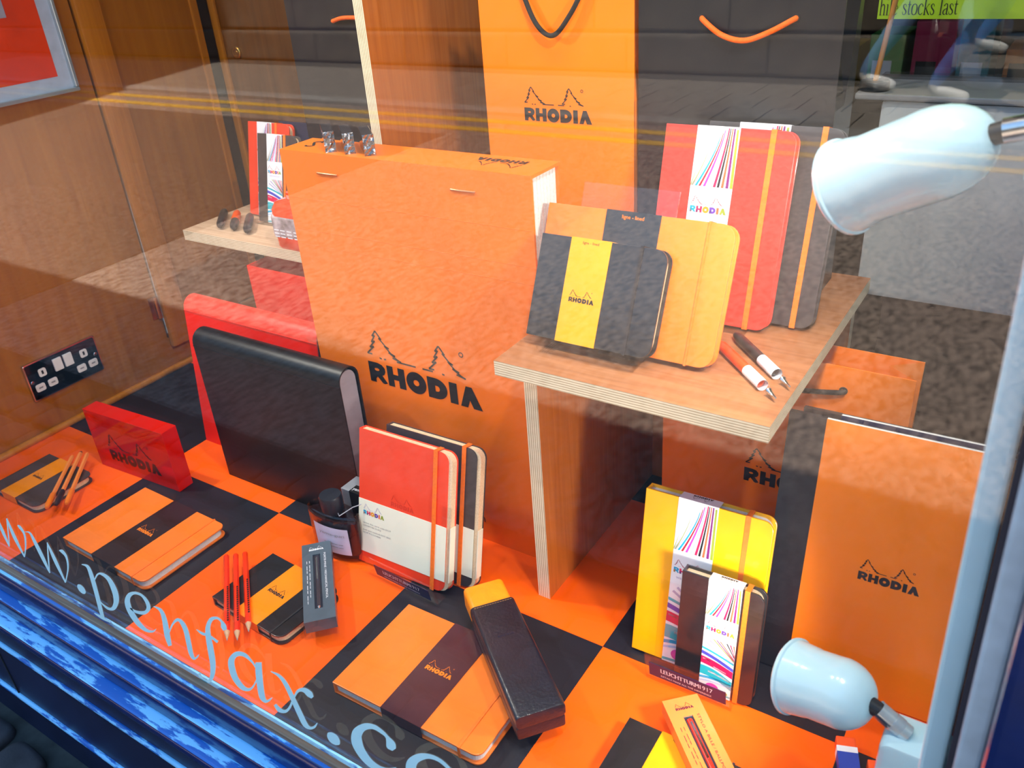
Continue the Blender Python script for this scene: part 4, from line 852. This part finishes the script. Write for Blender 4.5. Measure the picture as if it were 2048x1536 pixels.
# ================================================================== ink bottles and their carton
o = thing('ink_bottle', 'oval glass bottle of dark ink with white label before silver carton', 'ink bottle', (.3990, -.0190, .0003), (0, 0, R(2)))
def oval(rx, ry, z, n=40): return [(rx * math.cos(2 * math.pi * i / n), ry * math.sin(2 * math.pi * i / n), z) for i in range(n)]
def loft(rings, mat, mb=None, cap=True):
    mb = mb or MB(); n = len(rings[0]); k = len(mb.v); i_ = mb.mi(mat)
    for r_ in rings: mb.v += r_
    for j in range(len(rings) - 1):
        for a in range(n): mb.f.append((k + j * n + a, k + j * n + (a + 1) % n, k + (j + 1) * n + (a + 1) % n, k + (j + 1) * n + a)); mb.m.append(i_)
    if cap:
        mb.f.append(tuple(k + a for a in range(n))[::-1]); mb.m.append(i_); e_ = k + (len(rings) - 1) * n; mb.f.append(tuple(e_ + a for a in range(n))); mb.m.append(i_)
    return mb
loft([oval(.0390, .0150, 0), oval(.0420, .0170, .002), oval(.0425, .0175, .008), oval(.0425, .0175, .064), oval(.0415, .0168, .069), oval(.0380, .0140, .071), oval(.0360, .0125, .066)], GLASS('bottle_glass', (.80, .72, .72), 1.5)).build('bottle', o, smooth=50)
loft([oval(.0390, .0150, .010), oval(.0405, .0158, .014), oval(.0405, .0158, .061)], M('dark_ink', (.020, .004, .006), .08, coat=.8)).build('ink', o, smooth=50)
MB().lathe([(0, .066), (.0125, .066), (.0125, .070), (.0145, .071), (.0150, .090), (.0138, .0930), (0, .0935)], CAPK, 28).build('cap', o, smooth=40)
lab = MB(); lp = [(.0427 * math.cos(R(a)), .0178 * math.sin(R(a))) for a in range(-122, -34, 8)]
N_ = len(lp); lab.add([(a, b - .0008, .013) for a, b in lp] + [(a, b - .0008, .055) for a, b in lp], [(i, i + 1, N_ + i + 1, N_ + i) for i in range(N_ - 1)], M('lilac_label', (.62, .58, .72), .5))
lb = lab.build('label', o, smooth=60)
mb = MB(); fb = lambda u, v: (.0427 * math.cos(R(-122 + u)), .0178 * math.sin(R(-122 + u)) - .0013, v)
add_text(mb, 'yama-guri', 14, .042, 56, INKGREY, fb, height=.0045); [mb.ribbon([(a, .029 - k * .005), (a + b, .029 - k * .005)], .0009, INKGREY, fb) for k in range(2) for a, b in ((22, 12), (36, 16), (54, 10))]; mb.build('label_print', lb)
MB().tube([(.012, -.004, .0705), (.020, -.010, .072), (.032, .004, .080), (.042, .010, .084)], .0007, M('grey_cord', (.35, .35, .4), .7), 6).build('neck_cord', o)
o = thing('ink_carton', 'silver and black carton standing behind the oval ink bottle', 'box', (.3985, .0012, .0003), (0, 0, R(-1)))
MB().box(0, .0330, 0, .030, 0, .0900, SILVER).build('carton', o, bevel=.0006)
MB().box(.0150, .0334, -.0006, .0, 0, .0900, BLACKCARD).box(.0150, .0334, -.0006, .014, .0900, .0906, BLACKCARD).build('black_sleeve', o)
mb = MB(); add_text(mb, 'yama', .0170, .004, .0150, INKWHITE, lambda u, v: (u, v, .0909)); mb.build('carton_print', o)
o = thing('ink_bottle', 'squat clear bottle of bright orange ink half hidden by giant notepad', 'ink bottle', (.1560, .2420, ZL + .0003))
loft([[(a, b, z) for a, b in rrect(-s_, s_, -s_, s_, .010, n=5)] for s_, z in ((.030, 0), (.0325, .004), (.0325, .060), (.028, .070), (.016, .073), (.015, .082))], M('orange_ink', (.93, .055, .004), .1, coat=.8)).build('bottle', o, smooth=45)
MB().box(-.0332, .0332, -.0332, .0332, .016, .054, M('clear_label', (.42, .36, .38), .25, coat=.6, var=.5, scale=60)).build('label', o, bevel=.006)
mb = MB()
for k in range(3):
    for a in (-.028, -.016, -.002, .012): mb.ribbon([(a, .030 - k * .005), (a + .010, .030 - k * .005)], .0018, INKWHITE, lambda u, v: (u, -.0336, v))
mb.build('label_print', o)
MB().lathe([(0, .074), (.0175, .074), (.0175, .079), (0, .079)], M('pink_cap', (.75, .30, .24), .4), 24).build('cap', o, smooth=40)

# ================================================================== pen case
o = thing('pen_case', 'black leather pen case with orange end resting on large orange notebook', 'pen case', (.7715, -.1640, .0172), (0, 0, math.atan2(.0380, .0305)))
# local x across, y along towards the orange end
LBK = M('black_leather', (.010, .011, .020), .34, coat=.25, var=.2, scale=90, bump=.25, bscale=300)
LOR = M('amber_leather', (.98, .30, .006), .4, var=.05, scale=90, bump=.2, bscale=300)
MB().prism(rrect(.0012, .0495, 0, .030, .006), .155, .196, LOR, lambda a, b, c: (a, c, b + .0015)).build('orange_end', o, bevel=.0025, smooth=40)
MB().prism(rrect(0, .0510, 0, .0165, .003), .0, .160, LBK, lambda a, b, c: (a, c, b)).build('lower_shell', o, bevel=.0015, smooth=40)
MB().prism(rrect(-.0006, .0516, .0165, .0335, .005), -.0015, .160, LBK, lambda a, b, c: (a, c, b)).build('lid', o, bevel=.002, smooth=40)
mb = MB()
for k in range(15): mb.box(.004 + k * .003, .006 + k * .003, .1562, .1566, .0335, .0338, M('tan_thread', (.45, .22, .08), .7))
mb.build('stitching', o)
mb = MB(); emblem(mb, .016, .105, .018, lambda u, v: (u, v, .0337), M('blind_black', (.016, .018, .035), .25), reg=False); mb.build('blind_emblem', o)

# ================================================================== tall pads leaning at the right
for k, (lab_, dx, dy, first) in enumerate((('large orange pad with black spine leaning at the right frame', 0, 0, True), ('dark pad hidden behind the large orange pad, only top edge showing', .010, .012, False))):
    o = thing('tall_pad', lab_, 'pad', (.9320 + dx, .0680 + dy, .0005), (R(90 - 9.0), 0, R(1.2)), 'tall pads leaning at the right')
    w_, h_, t_ = .215, .294, .006
    MB().box(0, w_, 0, h_, t_ - .0006, t_, M('bright_orange_card', (.98, .225, .003), .4, var=.03, scale=15) if first else M('navy_pad_card', (.012, .02, .07), .4)).build('front_cover', o)
    MB().box(.0005, w_ - .0005, 0, h_ - .0005, .0006, t_ - .0006, PAGESW).build('page_block', o)
    MB().box(0, w_, 0, h_, 0, .0006, BLACKCARD).build('back_cover', o)
    MB().box(-.0004, .0345, -.0001, h_ + .0002, -.0003, t_ + .0003, BANDBLACK if not first else M('black_cloth_tape', (.012, .013, .02), .4, bump=.1)).build('spine_tape', o)
    if first:
        mb = MB(); emblem(mb, .0860, .1360, .0560, lambda u, v: (u, v, t_ + .0003), INK); mb.build('emblem', o)

# ================================================================== erasers
for k, (x, y, a, lb_) in enumerate(((1.0440, -.0300, 20, 'orange white and blue eraser at the bottom right corner'), (1.0760, -.0420, 20, 'second orange and blue eraser under the white lamp base'))):
    o = thing('eraser', lb_, 'eraser', (x, y, .0003), (0, 0, R(a)), 'erasers at the right')
    EO = M('eraser_orange', (.95, .09, .008), .6)
    MB().box(0, .018, .018, .030, 0, .0120, EO).build('rubber', o, bevel=.0015)
    MB().box(-.0004, .0184, .012, .0185, -.0, .0124, M('eraser_sleeve_white', (.8, .8, .85), .5)).build('white_band', o)
    MB().box(-.0004, .0184, -.020, .012, -.0, .0124, M('eraser_sleeve_blue', (.02, .06, .40), .5)).build('blue_sleeve', o)

# ================================================================== white display lamps on the right jamb
def lamp(label, mouth, back, joint, base, rim, body, power, sideways):
    o = thing('spot_lamp', label, 'lamp', mouth)
    m_, b_2 = Vector(mouth), Vector(back); ax = (b_2 - m_); L = ax.length
    q = ax.to_track_quat('Z', 'Y').to_euler()
    prof = [(rim - .003, .004), (rim - .0015, -.0015), (rim, 0), (rim, .0022), (rim - .0015, .0032), (rim - .0028, .013), (body + .0006, .0185), (body, .0205), (body, L * .58)]
    for a in range(1, 9): prof.append((body * math.cos(R(a * 11.0)) ** .8 + .0005, L * .58 + (L * .42) * math.sin(R(a * 11.0))))
    prof.append((0, L))
    MB().lathe(prof, LAMPSKYWHITE, 40).build('shade', o, smooth=35, rot=q)
    inner = [(rim - .003, .004), (body - .003, .02), (body - .003, L * .55), (0, L * .8)]
    MB().lathe(inner[::-1], LAMPSKYWHITE, 32).build('reflector', o, smooth=50, rot=q)
    bl = MB().lathe([(0, .030), (body * .5, .032), (body * .72, .038), (body * .6, L * .6), (.006, L * .75)], M('frosted_bulb', (.85, .85, .82), .35), 24).build('bulb', o, smooth=50, rot=q)
    j, bs = Vector(joint) - m_, Vector(base) - m_; e = b_2 - m_
    MB().tube([e * .93, e * .985 + (j - e) * .25], .0065, DARKPLASTIC, 14).build('swivel', o, smooth=50)
    st = MB().tube([e + (j - e) * .15, j], .0072, CHROME, 20).build('stem', o, smooth=50)
    MB().tube([e + (j - e) * .55, e + (j - e) * .80], .0075, M('brushed_ring', (.55, .56, .60), .45, metal=1), 20).build('stem_ring', st, smooth=50)
    w = sideways
    MB().prism(rrect(-.020, .028, -.052, .002, .008), -.018, .018, LAMPSKYWHITE, lambda a, b, c: (bs.x + a, bs.y + c, bs.z + b)).build('base', o, bevel=.004, smooth=45)
    if power:
        d = (m_ - b_2).normalized()
        l = bpy.data.lights.new('spot_lamp_light', 'SPOT'); l.energy = power; l.spot_size = R(150); l.spot_blend = .8; l.color = WARM; l.shadow_soft_size = .018
        lo = bpy.data.objects.new('spot_lamp_light', l); COL.objects.link(lo); lo.location = m_ - d * .002; lo.rotation_euler = d.to_track_quat('-Z', 'Y').to_euler()
    return o
lamp('white lamp with chrome stem low on the right jamb', (1.0050, -.0900, .1640), (1.0690, -.1050, .1830), (1.0960, -.105, .1660), (1.1000, -.105, .1640), .0315, .0275, 3.6, 1)
lamp('white lamp high on the right jamb pointing down left', (.9840, -.0200, .5520), (1.0680, -.0480, .6000), (1.1020, -.050, .6100), (1.1080, -.050, .6260), .0330, .0285, 5.0, 1)

# ================================================================== inside the shop
o = thing('shop_counter', 'pale grey counter front behind the window display at the right', 'counter', (.9080, .4550, 0))
PALE = M('pale_laminate', (.50, .56, .60), .4, var=.04, scale=20)
MB().box(0, .95, 0, .115, .272, .512, PALE).build('body', o, bevel=.008, smooth=40)
MB().box(.03, .92, .03, .11, 0, .272, M('dark_plinth', (.02, .018, .018), .7)).build('plinth', o)
MB().box(-.028, .96, -.004, .12, .512, .519, M('counter_top', (.25, .27, .30), .3)).build('top_board', o, bevel=.002)
o = thing('sign_holder', 'green offer sign in clear acrylic holder on the counter', 'sign', (.8757, .5400, .5193))
GREEN = M('lime_green_card', (.38, .62, .010), .4, var=.05, scale=12)
MB().box(.012, .46, .0, .002, .0, .30, ACRYLIC).build('holder', o)
MB().box(.012, .46, .002, .03, .0, .003, ACRYLIC).build('holder_foot', o)
MB().box(.0, .46, -.003, -.0005, .0676, .30, GREEN).build('board', o)
mb = MB()
def sg(txt, x0, y0, s):
    """light serif letters drawn from strokes; x0,y0 = start, s = x-height"""
    G = {
     'h': (.58, [[(.12, 0, .09), (.12, 1.6, .09)], [(.02, 0, .04), (.24, 0, .04)], [(0, 1.58, .04), (.14, 1.6, .04)], [(.14, .7, .03), (.28, .95, .08), (.42, .85, .09), (.45, .5, .09), (.45, 0, .09)], [(.36, 0, .04), (.56, 0, .04)]]),
     'i': (.30, [[(.14, 0, .09), (.14, .95, .09)], [(.04, 0, .04), (.26, 0, .04)], [(.03, .93, .04), (.15, .95, .04)], [(.13, 1.32, .02), (.14, 1.37, .11), (.15, 1.42, .02)]]),
     'l': (.30, [[(.14, 0, .09), (.14, 1.6, .09)], [(.04, 0, .04), (.26, 0, .04)], [(.03, 1.58, .04), (.15, 1.6, .04)]]),
     'e': (.52, [[(.06, .55, .04), (.44, .55, .04), (.40, .82, .06), (.26, .96, .05), (.10, .78, .09), (.06, .46, .10), (.14, .14, .09), (.30, .02, .06), (.46, .20, .03)]]),
     's': (.44, [[(.36, .72, .03), (.30, .90, .05), (.18, .96, .05), (.08, .80, .08), (.16, .58, .10), (.32, .40, .10), (.36, .20, .08), (.24, .03, .05), (.10, .08, .05), (.05, .30, .03)]]),
     't': (.36, [[(.14, 1.25, .04), (.15, .92, .08), (.15, .25, .09), (.20, .05, .07), (.34, .12, .03)], [(.02, .92, .05), (.32, .92, .05)]]),
     'o': (.58, [[(.28, .97, .05), (.12, .86, .08), (.06, .5, .10), (.12, .12, .08), (.28, .02, .05), (.44, .12, .08), (.50, .5, .10), (.44, .86, .08), (.28, .97, .05)]]),
     'c': (.50, [[(.42, .74, .08), (.38, .90, .05), (.26, .97, .05), (.10, .80, .08), (.06, .46, .10), (.13, .14, .08), (.28, .02, .06), (.44, .20, .03)]]),
     'k': (.56, [[(.12, 0, .09), (.12, 1.6, .09)], [(.02, 0, .04), (.24, 0, .04)], [(0, 1.58, .04), (.14, 1.6, .04)], [(.44, .94, .03), (.14, .48, .04)], [(.22, .58, .04), (.36, .25, .10), (.52, 0, .08)], [(.36, .94, .04), (.52, .94, .04)]]),
     'a': (.50, [[(.10, .76, .08), (.16, .92, .05), (.28, .96, .06), (.37, .82, .09), (.37, .20, .09), (.42, .02, .06), (.50, .08, .03)], [(.36, .58, .03), (.14, .44, .07), (.06, .22, .09), (.14, .03, .07), (.28, .08, .04), (.36, .22, .03)]]),
     ' ': (.36, [])}
    for ch in txt:
        adv, st = G[ch]
        for pl in st:
            pp = catmull([(a, b, w) for a, b, w in pl], 4)
            for q0, q1 in zip(pp, pp[1:]):
                L = math.hypot(q1.x - q0.x, q1.y - q0.y) or 1; nx, ny = -(q1.y - q0.y) / L, (q1.x - q0.x) / L
                pts = [(q0.x - nx * q0.z / 2, q0.y - ny * q0.z / 2), (q1.x - nx * q1.z / 2, q1.y - ny * q1.z / 2), (q1.x + nx * q1.z / 2, q1.y + ny * q1.z / 2), (q0.x + nx * q0.z / 2, q0.y + ny * q0.z / 2)]
                mb.add([(x0 + a * s, -.0034, y0 + b * s) for a, b in pts], [(0, 1, 2, 3)], INK)
        x0 += adv * s
    return x0
sg('hile stocks last', .0015, .0720, .0122)
mb.build('sign_lettering', o)
o = thing('wooden_rod_stand', 'thin wooden rod in a round dark base on the counter', 'stand', (.8960, .4720, .5193))
MB().lathe([(0, 0), (.0150, 0), (.0165, .002), (.0165, .009), (.0155, .0105), (0, .0105)], M('dark_rubber', (.02, .028, .035), .35, coat=.2), 28).build('base', o, smooth=40)
MB().tube([(0, 0, .008), (.034, .012, .32)], .0030, DOWEL, 12).build('rod', o, smooth=60)
MB().box(.0060, .0180, .0005, .0085, .098, .110, M('amber_clip', (.85, .45, .04), .4)).build('clip', o, bevel=.001)
o = thing('shop_shelving', 'dark shop shelving far behind the counter', 'shelf', (.2, 1.7, GZ))
SHF = M('shelf_dark', (.03, .025, .02), .6)
MB().box(0, 2.2, 0, .3, .58, .60, SHF).build('shelf_board', o)
for x in (0, 1.1, 2.18): MB().box(x, x + .02, 0, .3, 0, .58, SHF).build('upright', o)
bc = [('yellow', (.75, .42, .02)), ('green', (.05, .32, .06)), ('crimson', (.55, .02, .08)), ('teal', (.02, .25, .28)), ('orange', (.8, .2, .02)), ('white', (.6, .6, .62)), ('blue', (.03, .08, .4)), ('ochre', (.5, .25, .03))]
for k in range(8):
    bx_ = thing('stock_box', f'{bc[k][0]} stock box on the dark shop shelving', 'box', (.52 + k * .1, 1.74, GZ + .6003), (0, 0, 0), 'stock boxes in the shop')
    MB().box(0, .07 + .01 * (k % 3), 0, .15, 0, .10 + .03 * ((k * 5) % 4), M('stock_' + bc[k][0], bc[k][1], .5)).build('carton', bx_, bevel=.002)
    MB().box(.01, .055, -.001, 0, .02, .07, BANDWHITE if k % 2 else INK).build('label', bx_)
# ================================================================== two walkers on the far pavement, seen mirrored in the glass
def person(label, loc, heading, stride, jeans, shirt, hairc, shoes):
    o = thing('person', label, 'person', loc, (0, 0, heading), 'walkers across the street')
    J = {}; E = []
    def add(k, p, r, parent=None):
        J[k] = (len(J), Vector(p), r)
        if parent: E.append((J[parent][0], J[k][0]))
    s = stride
    add('pelvis', (0, 0, .93), .135); add('waist', (0, .01, 1.06), .125, 'pelvis'); add('chest', (0, .0, 1.30), .150, 'waist'); add('neck0', (0, .0, 1.46), .070, 'chest'); add('neck', (0, .01, 1.53), .055, 'neck0')
    add('jaw', (0, .025, 1.60), .068, 'neck'); add('skull', (0, .015, 1.68), .088, 'jaw'); add('crown', (0, .0, 1.735), .065, 'skull')
    for sd, k in ((-1, s), (1, -s)):
        n = 'l' if sd < 0 else 'r'
        add(n + 'hip', (sd * .095, 0, .88), .098, 'pelvis'); add(n + 'knee', (sd * .10, .24 * k + .05, .50), .064, n + 'hip')
        add(n + 'calf', (sd * .10, .27 * k + .0 - (.04 if k < 0 else 0), .34), .060, n + 'knee')
        add(n + 'ankle', (sd * .10, .40 * k - (.10 if k < 0 else 0), .085 + (.05 if k < 0 else 0)), .040, n + 'calf')
        add(n + 'heel', (sd * .10, .40 * k - .02 - (.10 if k < 0 else 0), .045 + (.03 if k < 0 else 0)), .040, n + 'ankle')
        add(n + 'toe', (sd * .115, .40 * k + .17 - (.10 if k < 0 else 0), .035), .036, n + 'heel')
        add(n + 'sh', (sd * .185, 0, 1.42), .062, 'chest'); add(n + 'el', (sd * .235, -.10 * k, 1.13), .046, n + 'sh'); add(n + 'wr', (sd * .235, -.14 * k + .10, .90), .030, n + 'el')
        add(n + 'palm', (sd * .232, -.14 * k + .13, .83), .030, n + 'wr')
        for f, (dx, dy, ln) in enumerate(((-.030, .020, .050), (-.012, .028, .075), (.004, .026, .082), (.018, .020, .074), (.030, .010, .060))):
            add(n + 'f%d' % f, (sd * .232 + dx * .7, -.14 * k + .13 + dy, .80 - ln * .5), .0095, n + 'palm'); add(n + 'g%d' % f, (sd * .232 + dx * .6, -.14 * k + .13 + dy + .012, .80 - ln), .0085, n + 'f%d' % f)
    me = bpy.data.meshes.new('body'); ks = sorted(J.values(), key=lambda a: a[0])
    me.from_pydata([tuple(p) for _, p, _ in ks], E, [])
    b = bpy.data.objects.new('body', me); COL.objects.link(b)
    sk = b.modifiers.new('skin', 'SKIN'); sb = b.modifiers.new('sub', 'SUBSURF'); sb.levels = 2; sb.render_levels = 2
    for i, (_, p, r) in enumerate(ks): me.skin_vertices[0].data[i].radius = (r, r)
    me.skin_vertices[0].data[0].use_root = True
    ev = b.evaluated_get(bpy.context.evaluated_depsgraph_get()); m2 = bpy.data.meshes.new_from_object(ev)
    bpy.data.objects.remove(b)
    SKIN = M('skin', (.52, .28, .19), .5)
    for mt in (jeans, shirt, SKIN, shoes): m2.materials.append(mt)
    for p in m2.polygons:
        c = p.center; p.use_smooth = True
        hand = abs(c.x) > .19 and c.z < .93
        p.material_index = 3 if c.z < .10 and abs(c.x) < .19 else 2 if (hand or c.z > 1.49) else 0 if (c.z < 1.0 and abs(c.x) < .20) else 1
    bo = bpy.data.objects.new('body', m2); COL.objects.link(bo); bo.parent = o
    hb = MB().lathe([(.094, 1.665), (.101, 1.70), (.092, 1.755), (.060, 1.80), (0, 1.815)], hairc, 24, lambda x, y, z: (x, y * 1.08 - .012, z)); hb.build('hair', o, smooth=60)
    f = MB()
    for sd in (-1, 1): f.lathe([(0, .012), (.009, .008), (.012, 0)], INKWHITE, 10, lambda x, y, z, sd=sd: (sd * .033 + x, .088 + z, 1.675 + y))
    f.build('eyes', o)
    MB().lathe([(0, .03), (.008, .022), (.016, 0)], SKIN, 10, lambda x, y, z: (x, .085 + z, 1.640 + y)).build('nose', o, smooth=60)
    MB().box(-.022, .022, .086, .096, 1.600, 1.606, M('lips', (.40, .10, .09), .5)).build('mouth', o, bevel=.002)
    for sd in (-1, 1): MB().lathe([(0, .012), (.014, .008), (.018, 0)], SKIN, 10, lambda x, y, z, sd=sd: (sd * (.082 + z), x * .7, 1.66 + y * 1.4)).build('ear', o, smooth=60)
    return o
DENIM = M('bright_denim', (.05, .16, .50), .8, var=.35, scale=10, bump=.5, bscale=30); DENIM2 = M('pale_denim', (.20, .34, .60), .8, var=.3, scale=10, bump=.5, bscale=30)
TRAIN = M('white_trainer', (.75, .75, .75), .5)
person('walker in bright blue jeans and white trainers on the far pavement', (.70, -4.85, GZ), R(-80), .55, DENIM, M('white_shirt', (.7, .7, .72), .8), M('brown_hair', (.06, .03, .015), .6), TRAIN)
person('walker in paler blue jeans a step ahead on the far pavement', (.30, -5.35, GZ), R(-85), -.5, DENIM2, M('navy_top', (.03, .04, .10), .8), M('dark_hair', (.02, .015, .012), .6), TRAIN)
